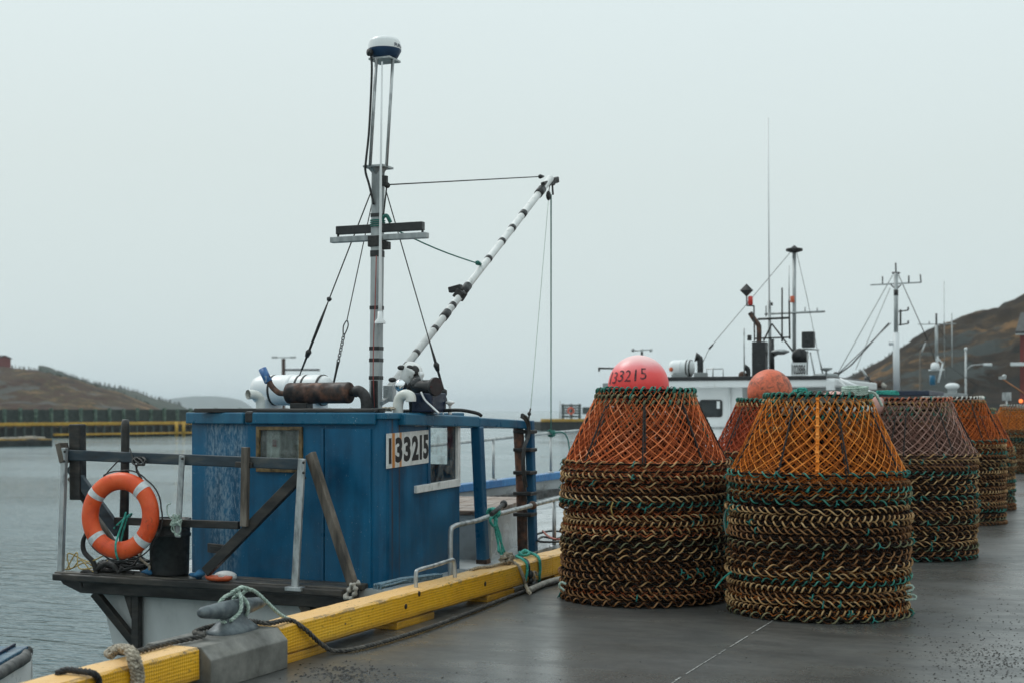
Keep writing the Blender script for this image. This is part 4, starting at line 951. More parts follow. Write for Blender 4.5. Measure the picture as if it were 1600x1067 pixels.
for p in ((474, 722), (474, 738), (101, 705), (100, 720), (285, 716)): m.ball(fr(p[0], p[1], -.075), .012, 8, 6)
m.build('bolt', M['iron'], SR)

# ---- life ring
rc = fr(188, 805, -.14); Rr = W(67.5, rc)
nrm = V((.10, -.985, .06)).normalized(); uu = V((0, 0, 1)).cross(nrm).normalized(); vv_ = nrm.cross(uu)
R1 = Rr * .80; rt = Rr * .205
LRG = thing('life_ring', 'orange life ring with four pale bands tied to the stern rail', 'life ring', (rc.x, rc.y, rc.z - Rr))
def ringseg(m, a0, a1, n, rr, k=22):
    vs_ = []; fs_ = []
    for i in range(n + 1):
        a = a0 + (a1 - a0) * i / n; dr = uu * math.cos(a) + vv_ * math.sin(a)
        for q in range(k):
            b = 2 * PI * q / k; vs_.append(rc + dr * (R1 + rr * math.cos(b)) + nrm * (rr * .82 * math.sin(b)))
    for i in range(n):
        for q in range(k): fs_.append((i * k + q, i * k + (q + 1) % k, (i + 1) * k + (q + 1) % k, (i + 1) * k + q))
    m.add(vs_, fs_, True)
m = MB(); ringseg(m, 0, 2 * PI, 72, rt); m.build('ring_body', M['ring_orange_near'], LRG)
for a in (48, 143, 222, 318):
    m = MB(); ringseg(m, math.radians(a - 5.2), math.radians(a + 5.2), 8, rt * 1.025); m.build('reflective_band', M['ring_tape'], LRG)
m = MB(); gl_ = []
for i in range(60):
    a = math.radians(200 + 280 * i / 59); gl_.append(rc + (uu * math.cos(a) + vv_ * math.sin(a)) * (R1 + rt * 1.06 + .006 + .012 * abs(math.sin(i * .35))) - nrm * .03)
m.tube(gl_, .007, 6); m.build('grab_line', M['cable'], LRG)
m = MB(); dn = rc - vv_ * R1 - uu * .0
m.rope(smooth_path([fr(197, 800, .02), fr(192, 815, -.06), fr(186, 832, -.1), fr(181, 848, -.24), fr(181, 862, -.24), fr(184, 872, -.2), fr(186, 868, -.06), fr(190, 840, -.02), fr(198, 812, -.02), fr(202, 803, .0)], 7), .010, 3, .05)
m.rope(smooth_path([fr(182, 820, -.04), fr(196, 808, -.02), fr(206, 802, .1), fr(198, 812, .14), fr(186, 818, .1), fr(178, 825, .0)], 7), .008, 3, .05)
tag(m.build('ring_tie', M['teal_rope'], loc=dn), 'thin teal cord lashing the life ring to its post', 'cord')

# ---- things lying on the platform
bc = P(265, 905, Y=YS + .21); rb = W(64, bc) / 2; hb_ = .49
BK = thing('plastic_barrel', 'black plastic barrel standing on the stern platform beside the life ring', 'barrel', (bc.x, bc.y, zp))
m = MB(); m.lathe([(0, zp), (rb * .9, zp), (rb * .93, zp + .02), (rb * .97, zp + hb_ * .7), (rb * 1.03, zp + hb_ * .72), (rb * 1.03, zp + hb_ * .76), (rb * .98, zp + hb_ * .78), (rb * .99, zp + hb_), (rb * 1.04, zp + hb_), (rb * 1.04, zp + hb_ + .02), (rb * .93, zp + hb_ + .02), (rb * .9, zp + .06), (0, zp + .06)], (bc.x, bc.y, 0), 32); m.build('barrel_shell', M['black'], BK)
m = MB(); m.tube([(bc.x + rb * 1.03 * math.cos(a), bc.y + rb * 1.03 * math.sin(a), zp + hb_ * .84 - .05 * math.sin(a) ** 2) for a in [PI + PI * k / 16 for k in range(17)]], .006, 6); m.build('bail_handle', M['iron'], BK)
m = MB(); ac = P(150, 880, Y=YS + .1)
for pts in ([(152, 900), (146, 878), (132, 862), (130, 845), (137, 830), (144, 829)], [(152, 905), (138, 893), (128, 895), (126, 907), (129, 918)], [(150, 890), (165, 880), (178, 884), (186, 893), (190, 886)]):
    gp = [P(x_, y_, Y=YS + .06 - .012 * i) for i, (x_, y_) in enumerate(pts)]
    for p in gp: p.z = max(p.z, zp - .03) if pts[0] != (152, 905) else p.z
    n_p = smooth_path(gp, 6); m.tube(n_p, [.024 - .016 * (i / (len(n_p) - 1)) ** 3 for i in range(len(n_p))], 10)
m.tube([P(150, 893, Y=YS + .1), P(205, 886, Y=YS + .25)], .024, 10)
tag(m.build('grapnel_anchor', M['iron'], loc=ac), 'black iron grapnel with curved hooks lying under the life ring', 'anchor')
m = MB()
for k in range(4):
    gp = [P(100 + rnd.uniform(0, 10), 894, Y=YS + .1 + .03 * k)] + [P(112 + 18 * j + rnd.uniform(-8, 8), 878 + rnd.uniform(-18, 20), Y=YS + rnd.uniform(.02, .25)) for j in range(4)]
    for p in gp: p.z = max(p.z, zp + .01)
    m.rope(smooth_path(gp, 8), .006, 3, .04)
tag(m.build('yellow_twine', M['yellow_rope'], loc=gp[0]), 'tangle of thin yellow twine round the grapnel on the platform corner', 'twine')
m = MB(); nc = P(195, 882, Y=YS + .2)
for k in range(26):
    c_ = nc + V((rnd.uniform(-.3, .25), rnd.uniform(-.1, .2), rnd.uniform(-.06, .03))); c_.z = max(c_.z, zp + .03)
    m.rope(smooth_path([c_ + V((rnd.uniform(.08, .16) * math.cos(q * 1.05 + k), rnd.uniform(.06, .12) * math.sin(q * 1.05 + k), rnd.uniform(-.02, .05))) for q in range(8)], 4), .012, 3, .06)
tag(m.build('rope_heap', M['black_rope'], loc=nc), 'dark heap of wet rope lying on the platform behind the life ring', 'rope')
m = MB(); c_ = P(342, 903, Y=YS + .02); c_.z = zp + .035
m.lathe([(0, 0), (.085, .0), (.105, .02), (.11, .05), (.1, .05), (.08, .03), (0, .03)], (0, 0, 0), 20)
m.v = [(c_.x + v[0] * 1.25, c_.y + v[1] * .6, zp + v[2] * .75) for v in m.v]
tag(m.build('orange_dish', M['orange_plastic'], loc=c_), 'flat orange plastic dish lying on the platform planks', 'dish')
m = MB(); c_ = P(352, 893, Y=YS + .15); m.ball((c_.x, c_.y, zp + .02), .085, 20, 10, (1.3, 1, .6)); tag(m.build('net_float', M['white_worn'], loc=c_), 'worn white float lying beside the orange dish', 'float')
def rag(c, r, mat, name, label, cat, kk=3):
    m = MB(); m.ball((0, 0, 0), r, 14, 9); m.v = [(c.x + v[0] * (1 + .35 * math.sin(v[2] * 60 + kk)), c.y + v[1] * (1 + .3 * math.sin(v[0] * 70)), c.z + v[2] * .6 * (1 + .4 * math.sin(v[0] * 50 + v[1] * 40))) for v in m.v]
    return tag(m.build(name, M[mat], loc=c), label, cat)
M['blue_cloth'] = mk('blue_cloth', (.01, .07, .17), (.03, .16, .3), None, 20, (.6, .9), bump=.3)
c_ = P(230, 900, Y=YS + .06); c_.z = zp + .04; rag(c_, .05, 'blue_cloth', 'blue_rag', 'small blue rag at the foot of the black barrel', 'rag')
c_ = P(308, 905, Y=YS + .05); c_.z = zp + .035; rag(c_, .06, 'blue_cloth', 'blue_rag', 'blue rag bunched beside the orange dish', 'rag', 1)
m = MB(); c_ = fr(276, 815, -.08)
for k in range(5): m.rope(smooth_path([c_ + V((.05 * math.cos(q * 1.1 + k), -.01 + .02 * math.sin(q * 1.3), .02 * math.sin(q * 1.1) + rnd.uniform(-.02, .02))) for q in range(7)], 4), .006, 3, .04)
for k in range(3): m.rope(smooth_path([c_, c_ + V((rnd.uniform(-.06, .06), -.02, .07)), c_ + V((rnd.uniform(-.1, .08), -.02, -.06)), c_ + V((rnd.uniform(-.1, .08), -.02, -.12))], 5), .006, 3, .04)
m.rope(smooth_path([c_, c_ + V((-.09, 0, .06)), c_ + V((-.1, 0, .14)), c_ + V((-.06, 0, .16))], 5), .006, 3, .04)
tag(m.build('white_cord', M['pale_rope'], loc=c_), 'white cord knotted on the short metal rail post', 'cord')
m = MB(); c_ = fr(218, 720, -.06)
for k in range(4): m.tube(smooth_path([c_ + V((.07 * math.cos(q * 1.1 + k), .0 + .03 * math.sin(q), .035 * math.sin(q * 1.1))) for q in range(8)], 4), .007, 6)
m.tube(smooth_path([c_, fr(213, 732, -.06), fr(219, 745, -.07), fr(222, 752, -.08), fr(232, 762, -.1), fr(237, 775, -.1)], 6), .009, 6); m.tube(smooth_path([fr(186, 718, -.04), fr(170, 735, -.06), fr(156, 752, -.1)], 6), .006, 6); m.tube(smooth_path([fr(203, 700, -.0), fr(212, 728, -.06), fr(222, 748, -.08)], 6), .007, 6)
tag(m.build('black_lashing', M['cable'], loc=c_), 'black cord lashing the life ring up to the top rail', 'cord')
m = MB(); gp = [P(222, 860, Y=YS + .12), P(218, 870, Y=YS + .1), P(226, 878, Y=YS + .08), P(234, 885, Y=YS + .05), P(230, 892, Y=YS + .05)]; m.rope(smooth_path(gp, 6), .012, 3, .06)
tag(m.build('tan_line', M['tan_rope'], loc=gp[0]), 'short tan line hanging between life ring and black barrel', 'rope')
# rag and blue grey ropes bundled at the platform's inner corner
c_ = P(549, 912, Y=YS - .02); m = MB()
gp = smooth_path([P(562, 909, Y=YS), P(550, 913, Y=YS - .04), P(545, 923, Y=YS - .04), P(538, 935, Y=YS - .04)], 6); m.tube(gp, [.03 + .012 * math.sin(i * 1.3) for i in range(len(gp))], 9, flat=.6)
gp = smooth_path([P(551, 911, Y=YS - .06), P(556, 922, Y=YS - .06), P(549, 934, Y=YS - .06), P(540, 932, Y=YS - .06)], 6); m.tube(gp, [.026 + .01 * math.sin(i * 1.7) for i in range(len(gp))], 9, flat=.6)
tag(m.build('tied_cloth', M['cloth'], loc=c_), 'dirty pale cloth tied round the foot of the leaning board', 'cloth')
m = MB()
for k in range(9):
    zo = .21 + .014 * (k % 3); xo_ = -5.62 + .03 * (k // 3)
    m.rope(smooth_path([V((xo_, 10.36, zo)), V((xo_ + rnd.uniform(0, .05), 10.5, zo + .01)), V((xo_ + .02 + rnd.uniform(0, .06), 10.65, zo + .015)), V((xo_ + .05, 10.8, zo + .01)), V((xo_ + .06, 11.4, zo - .02))], 5), .011, 3, .06)
tag(m.build('blue_rope_bundle', M['blue_rope'], loc=(-5.58, 10.4, .25)), 'bundle of blue grey ropes lying along the rail below the cabin', 'rope')
# teal rope hanging from the near rail
m = MB(); tc = P(770, 801, X=XN)
for k in range(3): m.rope(smooth_path([tc + V((.045 * math.cos(q), .03 * (k - 1) + .01 * q - .03, .045 * math.sin(q))) for q in range(8)], 5), .014, 3, .07)
for k, (xx, yy) in enumerate(((783, 868), (779, 862), (790, 866), (786, 870))):
    m.rope(smooth_path([tc + V((.03, 0, -.02)), P(773 + k, 818, X=XN + .05), P(776 + 2 * k, 838, X=XN + .06), P(xx, yy, X=XN + .1)], 6), .011, 3, .06)
m.rope(smooth_path([tc + V((.04, -.03, 0)), P(766, 812, X=XN + .05), P(772, 822, X=XN + .06), P(776, 812, X=XN + .05), tc], 6), .014, 3, .07)
tag(m.build('teal_rope', M['teal_rope'], loc=tc), 'teal rope hanging in strands from the steel side rail', 'rope')

# ================================================================ skiff moored in the corner
SK = P(50, 1008, d=9.9); ang = YAW + math.radians(3.0)
fx = V((-math.sin(ang), math.cos(ang), 0)); rx = V((math.cos(ang), math.sin(ang), 0))
def sk(a, b, z): return V((SK.x, SK.y, 0)) + fx * a + rx * b + V((0, 0, z))
ROOT = thing('skiff', 'small white skiff with blue deck and grey rubber strake at the quay foot', 'boat', V((SK.x, SK.y, WATER)) - fx * 2 - rx * .8)
zt_ = SK.z
def skh(a):  # half breadth at distance from far end
    return .82 - .42 * max(0, (-a - 2.6) / 1.6) ** 2
ss = [-4.2 + .2 * i for i in range(22)]
m = MB(); vs_ = []; fs_ = []
for a in ss:
    h_ = skh(a); vs_ += [sk(a, -.82 + h_, zt_ - .05), sk(a, -.82 + h_ * .98, zt_ - .5), sk(a, -.82 + h_ * .8, WATER - .1), sk(a, -.82, WATER - .3), sk(a, -.82 - h_ * .8, WATER - .1), sk(a, -.82 - h_ * .98, zt_ - .5), sk(a, -.82 - h_, zt_ - .05)]
for i in range(21):
    for k in range(6): fs_.append((i * 7 + k, i * 7 + k + 1, (i + 1) * 7 + k + 1, (i + 1) * 7 + k))
fs_ += [list(range(7)), [21 * 7 + k for k in range(7)][::-1]]
m.add(vs_, fs_); m.build('hull', M['white'], ROOT, .03)
m = MB(); out = [sk(a, -.82 + skh(a) - .02, zt_) for a in ss] + [sk(a, -.82 - skh(a) + .02, zt_) for a in reversed(ss)]
m.extrude(out, (0, 0, -.05)); m.build('deck', mk('skiff_blue_deck', (.008, .03, .06), (.02, .075, .13), (.05, .14, .2), 6, (.2, .45), bump=.1), ROOT, .01)
m = MB(); m.tube(smooth_path([sk(a, -.82 + skh(a) + .01, zt_ - .05) for a in ss[:-1]] + [sk(-.05, -.05, zt_ - .045), sk(.01, -.15, zt_ - .045), sk(.02, -1.5, zt_ - .045)], 2), .042, 10); m.build('rubber_strake', mk('grey_rubber', (.05, .052, .05), (.13, .13, .125), None, 12, (.5, .8), bump=.2), ROOT)
m = MB(); m.tube([sk(a, -.82 + skh(a) - .12, zt_ + .008) for a in ss], .012, 6); m.build('deck_beading', M['navy'], ROOT)
m = MB(); cp = P(4, 1052, d=9.0)
ccc = sk(-1.15, .05, zt_ - .07)
for i in range(12):
    q = ccc + V((.002 * i, 0, -.052 * i)); sv = V((.02, 0, 0)) if i % 2 else fx * .02
    m.tube(smooth_path([q, q - V((0, 0, .02)) + sv, q - V((0, 0, .05)) + sv, q - V((0, 0, .07)), q - V((0, 0, .05)) - sv, q - V((0, 0, .02)) - sv], 3, True), .008, 6, True)
m.build('chain', M['iron'], ROOT)

# ================================================================ crab pots
R_B, R_T, H_P, STEP = .735, .43, .635, .0565
def hoop_wrap(R, pitch, hand, r, rh, strands=1, seed=0, vz=1.22):
    """rope wound round a hoop: a slack helix with uneven pitch"""
    rr_ = random.Random(seed); m = MB(); turns = int(2 * PI * R / pitch); ph = [rr_.uniform(0, 6.28) for _ in range(4)]
    N = turns * 10
    for s_ in range(strands):
        pts = []; rads = []; wav = lambda a: .0045 * math.sin(2 * a + ph[0]) + .003 * math.sin(5 * a + ph[3])
        for i in range(N):
            a = 2 * PI * i / N
            tw = hand * (turns * a + .9 * math.sin(3 * a + ph[0]) + .7 * math.sin(5 * a + ph[1])) + s_ * PI
            k = rh * (1 + .13 * math.sin(9 * a + ph[2]) + .1 * math.sin(23 * a + ph[3]))
            q = R + k * math.cos(tw); pts.append(V((q * math.cos(a), q * math.sin(a), k * vz * math.sin(tw) + wav(a))))
            rads.append(r * (.82 + .3 * math.cos(tw)))
        m.tube(pts, rads, 5, closed=True)
        if s_ == 0:                                  # thin lacing twine wound the other way
            m.cur = 2; t2 = int(turns * .8); pts = []
            for i in range(t2 * 6):
                a = 2 * PI * i / (t2 * 6); tw = -hand * t2 * a + 1.1 * math.sin(4 * a + ph[1]); q = R + (rh - .002) * math.cos(tw)
                pts.append(V((q * math.cos(a), q * math.sin(a), rh * 1.6 * math.sin(tw) + wav(a))))
            m.tube(pts, .0032, 4, closed=True); m.cur = 0
    return m, rr_
def ties(m, R, n, rr_, rh):
    m.cur = 1
    for _ in range(n):
        a = rr_.uniform(0, 2 * PI); c_ = V((math.cos(a), math.sin(a), 0)); t_ = V((-math.sin(a), math.cos(a), 0))
        m.tube([c_ * (R + rh * 1.5 * math.cos(b)) + V((0, 0, rh * 1.5 * math.sin(b))) + t_ * (.004 * b) for b in [k * .9 - 2 for k in range(7)]], .006, 5)
        m.tube([c_ * (R + rh * 1.5), c_ * (R + rh * 2.2) + V((0, 0, rr_.uniform(-.03, .02))) + t_ * rr_.uniform(-.03, .03)], .005, 4)
    m.cur = 0
def hoop_core(R, r):
    m = MB(); m.tube([V((R * math.cos(a), R * math.sin(a), 0)) for a in [2 * PI * k / 72 for k in range(72)]], r, 6, closed=True); return m
def netting(n, rthr, seg, sag, seed, z0=0.0, seam=False):
    """diamond mesh laced between the two hoops: constant bar length, so the diamonds stretch tall where the cone narrows"""
    rr_ = random.Random(seed); S = math.hypot(R_B - R_T, H_P)
    Lb = .079 * 36 / n; path = []; f = 0; th = 0
    while f < 1:
        path.append((th, f)); r = R_B + (R_T - R_B) * f; hw = PI * r / n
        dz = math.sqrt(max(Lb * Lb - hw * hw, (.012) ** 2)); th += PI / n; f += dz / S
    path.append((th, 1.0)); fine = []
    for (a, b) in zip(path, path[1:]):
        for k in range(seg): fine.append((a[0] + (b[0] - a[0]) * k / seg, a[1] + (b[1] - a[1]) * k / seg))
    fine.append(path[-1]); m = MB()
    for d in (1, -1):
        for i in range(n):
            a0 = 2 * PI * i / n; j1, j2 = rr_.uniform(-.004, .004), rr_.uniform(0, 6)
            pts = []
            for (t_, f_) in fine:
                wob = .012 * math.sin(j2 + 7 * f_) + .006 * math.sin(j2 * 3 + 19 * f_) + j1
                a = a0 + d * t_ + wob; r = R_B + (R_T - R_B) * f_ - sag * math.sin(PI * f_) * (1 + .8 * math.sin(8 * a) + .5 * math.sin(3 * a + seed)) + (.003 * d) + rr_.uniform(-.002, .002)
                pts.append(V((r * math.cos(a), r * math.sin(a), z0 + H_P * f_ + rr_.uniform(-.002, .002))))
            m.tube(pts, rthr, 4, cap=False)
    if seam:                                      # laced seam: bunched twine zigzag with knots
        for k in range(5):
            pts = []; a = seam if seam is not True else 0
            for q in range(30):
                f_ = q / 29; r = R_B + (R_T - R_B) * f_ + .008; aa = a + .022 * math.sin(q * 2.1 + k * 1.3) + .008 * rr_.uniform(-1, 1); pts.append(V((r * math.cos(aa), r * math.sin(aa), H_P * f_)))
            m.tube(smooth_path(pts, 2), rthr * 1.05, 4, cap=False)
        for q in range(9):
            f_ = (q + .5) / 9; r = R_B + (R_T - R_B) * f_ + .01; m.ball((r * math.cos(a), r * math.sin(a), H_P * f_), .013, 7, 5, (1.2, 1.2, .9))
    return m
def thread_mat(name, c1, c2, c3): return mk(name, c1, c2, c3, 7, (.6, .85), bump=0, lo=.32, hi=.7, spec=.2)
NETC = {
 'salmon': thread_mat('salmon_orange_twine', (.42, .075, .022), (.86, .23, .07), (.9, .45, .26)),
 'amber': thread_mat('amber_orange_twine', (.42, .10, .012), (.82, .25, .03), (.88, .42, .12)),
 'red': thread_mat('red_orange_twine', (.30, .042, .014), (.52, .09, .03), (.55, .16, .08)),
 'dusky': thread_mat('dusky_pink_twine', (.2, .09, .07), (.42, .24, .19), (.52, .36, .3)),
 'orange': thread_mat('bright_orange_twine', (.40, .068, .012), (.62, .14, .025), (.6, .2, .06)),
 'dark': thread_mat('old_dark_twine', (.006, .005, .004), (.022, .011, .006), (.17, .048, .014)),  # near black twine that paints in the shade between stacked hoops
 'lace': thread_mat('brown_lacing_twine', (.03, .012, .006), (.09, .038, .015), (.24, .085, .03)),
}
def rope_mat(n, *c): return mk(n, *c, 9, (.5, .8), bump=.35, bs=150, lo=.34, hi=.66, spec=.3)
RPC = {'tan': rope_mat('tan_wrap_rope', (.13, .066, .025), (.43, .245, .10), (.62, .42, .21)), 'teal': rope_mat('teal_wrap_rope', (.012, .075, .058), (.03, .19, .145), (.1, .3, .23)),
       'brown': rope_mat('brown_wrap_rope', (.085, .036, .014), (.25, .115, .042), (.38, .2, .085)), 'olive': rope_mat('olive_wrap_rope', (.06, .065, .035), (.16, .16, .085), (.3, .26, .14)),
       'white': rope_mat('white_wrap_rope', (.36, .34, .3), (.6, .59, .54), (.66, .65, .62)), 'red': rope_mat('red_wrap_rope', (.2, .04, .02), (.42, .11, .05), (.5, .3, .2))}
M['hoop'] = mk('rusted_hoop_steel', (.004, .0035, .003), (.011, .007, .005), None, 12, (.75, .95), bump=.2, spec=.12)
M['strut'] = mk('tarred_strut', (.012, .01, .01), (.03, .024, .02), None, 12, (.6, .85), bump=.2)
M['collar'] = mk('white_plastic_collar', (.4, .4, .37), (.6, .61, .58), None, 6, (.3, .5), bump=.05)
TIE = mk('teal_tie_twine', (.01, .10, .085), (.02, .24, .2), None, 40, (.6, .8), bump=0)
def mesh_of(mb, name, mats):
    o = mb.build(name, mats); me = o.data; bpy.data.objects.remove(o); return me
wraps = []      # (mesh, word)
for i, (cw_, pitch, hand, r, rh, st_) in enumerate([('tan', .13, 1, .0068, .0185, 1), ('tan', .075, -1, .0072, .017, 1), ('brown', .115, 1, .0068, .0185, 1), ('teal', .13, -1, .0068, .018, 1), ('tan', .15, -1, .0064, .0195, 2), ('olive', .12, 1, .0066, .0185, 1), ('brown', .08, -1, .0068, .017, 1), ('tan', .12, -1, .0068, .0185, 1), ('tan', .06, 1, .0072, .017, 1), ('brown', .14, -1, .0064, .0195, 2), ('teal', .09, 1, .0064, .0175, 1)]):
    mb, rr_ = hoop_wrap(R_B, pitch, hand, r, rh, st_, i + 3); ties(mb, R_B, 3, rr_, rh)
    wraps.append((mesh_of(mb, 'rope_wrap', [RPC[cw_], TIE, NETC['lace']]), cw_))
top_wraps = {}
for cw_ in ('teal', 'tan', 'white', 'red', 'olive'):
    mb, rr_ = hoop_wrap(R_T, .066, 1 if cw_ != 'tan' else -1, .0095, .019, 1, 40); ties(mb, R_T, 4, rr_, .02); top_wraps[cw_] = mesh_of(mb, 'rope_wrap', [RPC[cw_], TIE, NETC['lace']])
core_b = mesh_of(hoop_core(R_B, .0085), 'base_hoop', [M['hoop']]); core_t = mesh_of(hoop_core(R_T, .012), 'top_hoop', [M['hoop']])
net_a = netting(38, .0039, 4, .012, 1); net_b = netting(38, .0039, 4, .02, 2, seam=True); net_c = netting(46, .0042, 3, .03, 5)
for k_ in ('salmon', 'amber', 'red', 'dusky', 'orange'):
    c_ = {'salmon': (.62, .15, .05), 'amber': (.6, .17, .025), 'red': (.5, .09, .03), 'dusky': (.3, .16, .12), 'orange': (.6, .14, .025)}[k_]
    NETC['old_' + k_] = thread_mat('shade_%s_twine' % k_, tuple(q * .3 for q in c_), tuple(q * .75 for q in c_), tuple(min(1, q * 1.1) for q in c_))  # darker copies of the net colours, inner shade painted into the twine
nets = {}
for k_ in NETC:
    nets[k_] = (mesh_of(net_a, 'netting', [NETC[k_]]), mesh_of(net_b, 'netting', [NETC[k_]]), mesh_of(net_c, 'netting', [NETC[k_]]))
m = MB(); m.cyl((R_B - .012, 0, .01), (R_T - .012, 0, H_P - .01), .007, 8)
m.rope([V((R_B - .01 + (R_T - R_B) * f, 0, .01 + (H_P - .02) * f)) for f in [k / 12 for k in range(13)]], .0085, 2, .07)
strut_me = None
mf = MB()
for k in range(-24, 25):
    q = k * .03; hw_ = math.sqrt(max(.0001, (R_B - .01) ** 2 - q * q))
    for d in (0, 1):
        pts = [V((q + .006 * math.sin(s_ * 3 + k), hw_ * s_ / 6, .012 + .03 * (1 - (s_ / 6) ** 2) * rnd.uniform(.6, 1.2))) for s_ in range(-6, 7)]
        mf.tube([V((p.y, p.x, p.z)) for p in pts] if d else pts, .0042, 4)
floor_me = mesh_of(mf, 'base_netting', [NETC['dark']])
strut_me = mesh_of(m, 'strut', [M['strut']])
m = MB(); m.lathe([(R_T - .03, H_P - .012), (R_T - .05, H_P - .06), (R_T - .085, H_P - .13), (R_T - .092, H_P - .13), (R_T - .057, H_P - .06), (R_T - .037, H_P - .012)], (0, 0, 0), 40); collar_me = mesh_of(m, 'entrance_collar', [M['collar']])
m = MB(); m.lathe([(R_T - .03, H_P - .02), (R_T - .16, H_P - .09), (R_T - .2, H_P - .16), (R_T - .21, H_P - .16), (R_T - .17, H_P - .085), (R_T - .035, H_P - .012)], (0, 0, 0), 40); funnel_me = mesh_of(m, 'entrance_funnel', [M['hoop']])
def inst(name, me, parent, loc=(0, 0, 0), rz=0, label=None):
    o = bpy.data.objects.new(name, me); COL.objects.link(o); o.parent = parent; o.location = loc; o.rotation_euler = (0, 0, rz)
    if label: o['label'] = label
    return o
ORD = 'first second third fourth fifth sixth seventh eighth ninth tenth eleventh twelfth thirteenth fourteenth fifteenth sixteenth seventeenth eighteenth nineteenth twentieth twenty-first twenty-second twenty-third'.split()
WORD = {'tan': 'tan rope', 'brown': 'brown rope', 'teal': 'teal rope', 'olive': 'olive rope'}
NCOL = {'salmon': 'salmon orange', 'amber': 'amber orange', 'red': 'red orange', 'dusky': 'dusky pink', 'orange': 'bright orange'}
def stack(px_, d, n, where, netc, topc, basec, collar, seed, funnel=False, struts=8, near=True):
    rr_ = random.Random(seed); c_ = P(px_, 640, d=d); ztop = None
    for i in range(n):                                        # i = 0 lowest
        k = n - 1 - i
        wi = rr_.randrange(len(wraps))
        if k == 0: wi = {'tan': 0, 'teal': 3}[basec]
        word = wraps[wi][1]
        if k == 0: lab = 'topmost crab pot, %s net, crowning the stack %s' % (NCOL[netc], where)
        else: lab = '%s pot from the top, %s hoop, in the stack %s' % (ORD[k], word, where)
        if len(lab.replace('-', ' ').split()) > 16: lab = lab.replace('in the stack', 'of stack')
        root = thing('crab_pot', lab, 'crab pot', (c_.x + rr_.gauss(0, .008), c_.y + rr_.gauss(0, .008), .032 + i * STEP + (rr_.uniform(-.004, .004) if k else 0)), 'crab pots stacked on the quay')
        root.rotation_euler = (rr_.gauss(0, .008), rr_.gauss(0, .008), rr_.uniform(0, 6.28) if k else seed * .7)
        s_ = 1 + rr_.uniform(-.012, .012); root.scale = (s_, s_, 1)
        bh_ = inst('base_hoop', core_b, root); inst('rope_wrap', wraps[wi][0], bh_, rz=rr_.uniform(0, 6))
        th_ = inst('top_hoop', core_t, root, (0, 0, H_P))
        if k < 6: inst('rope_wrap', top_wraps[topc if k == 0 else rr_.choice(['teal', 'tan', 'white', 'olive'] if collar else ['teal', 'tan', 'olive'])], th_, rz=rr_.uniform(0, 6))
        nc_ = netc if k == 0 else ('old_' + netc if k < 5 or rr_.random() < .15 else 'dark')  # nets below the top pot take the colours darkened as shade
        if near or k < 8 or True:
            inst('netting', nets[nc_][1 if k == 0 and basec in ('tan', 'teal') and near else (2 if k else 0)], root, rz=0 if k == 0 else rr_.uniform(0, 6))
        if k < 2:
            for q in range(struts): inst('strut', strut_me, root, rz=2 * PI * q / struts + .35)
        if collar and k < 4: inst('entrance_collar', collar_me, root)
        if i < 4: inst('base_netting', floor_me, root, rz=rr_.uniform(0, 6))
        if funnel and k == 0: inst('entrance_funnel', funnel_me, root)
        ztop = .032 + i * STEP + H_P
    return V((c_.x, c_.y, ztop))
A_DIR = lambda ax: 0
tA = stack(1008, 12.75, 22, 'under the clean pink buoy', 'salmon', 'teal', 'tan', False, 1, True)
tB = stack(1278, 11.9, 21, 'with the amber net', 'amber', 'teal', 'teal', True, 7)
tA2 = stack(1208, 17.4, 21, 'under the dirty orange buoy', 'red', 'teal', 'tan', False, 3, True)
tC = stack(1422, 16.4, 21, 'with the dusky pink net', 'dusky', 'red', 'tan', False, 4)
tD = stack(1490, 21.3, 22, 'with the bright orange net', 'orange', 'white', 'teal', True, 5)
tE = stack(1514, 24.3, 19, 'beyond the bright orange net', 'orange', 'olive', 'tan', False, 6, near=False)
tF = stack(1592, 38, 21, 'alone at the end of the row', 'amber', 'white', 'tan', True, 8, near=False)

# ---- buoys
def buoy(c, r, mat, name, label):
    root = thing(name, label, 'buoy', (c.x, c.y, c.z - r))
    m = MB(); m.ball(c, r, 48, 32, (1, 1, 1.02)); m.build('buoy_shell', mat, root)
    m = MB(); e_ = V((.5, .75, .43)).normalized(); m.lathe([(.05, -.015), (.045, .02), (.03, .03), (.0, .03)], c + e_ * r, 14, e_); m.build('rope_eye', mat, root)
    return root
t = NT('toplit_pink_vinyl'); x, y, z = t.xyz(); zf = t.math('MULTIPLY_ADD', t.noise(4, 5, .6), .12, z)
c = t.ramp(t.mr(zf, .27, .62), [(0, (.95, .05, .045)), (.45, (.93, .09, .085)), (.72, (.88, .24, .25)), (1, (.88, .58, .56))])   # sky light painted pale on the crown, over some fading
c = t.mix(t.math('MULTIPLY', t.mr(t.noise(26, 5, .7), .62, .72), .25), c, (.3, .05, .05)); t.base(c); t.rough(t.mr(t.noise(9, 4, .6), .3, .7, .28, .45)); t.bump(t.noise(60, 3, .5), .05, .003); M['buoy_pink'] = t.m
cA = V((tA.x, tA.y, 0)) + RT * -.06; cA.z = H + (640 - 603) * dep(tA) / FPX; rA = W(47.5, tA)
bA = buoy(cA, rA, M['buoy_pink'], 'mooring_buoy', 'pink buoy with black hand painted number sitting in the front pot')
t = NT('brushed_marker_ink'); t.base(t.mix(t.mr(t.noise(26, 5, .7), .4, .66), (.015, .006, .01), (.34, .06, .07))); t.rough(.6)
m = MB(); av = math.atan2(-cA.y, -cA.x)
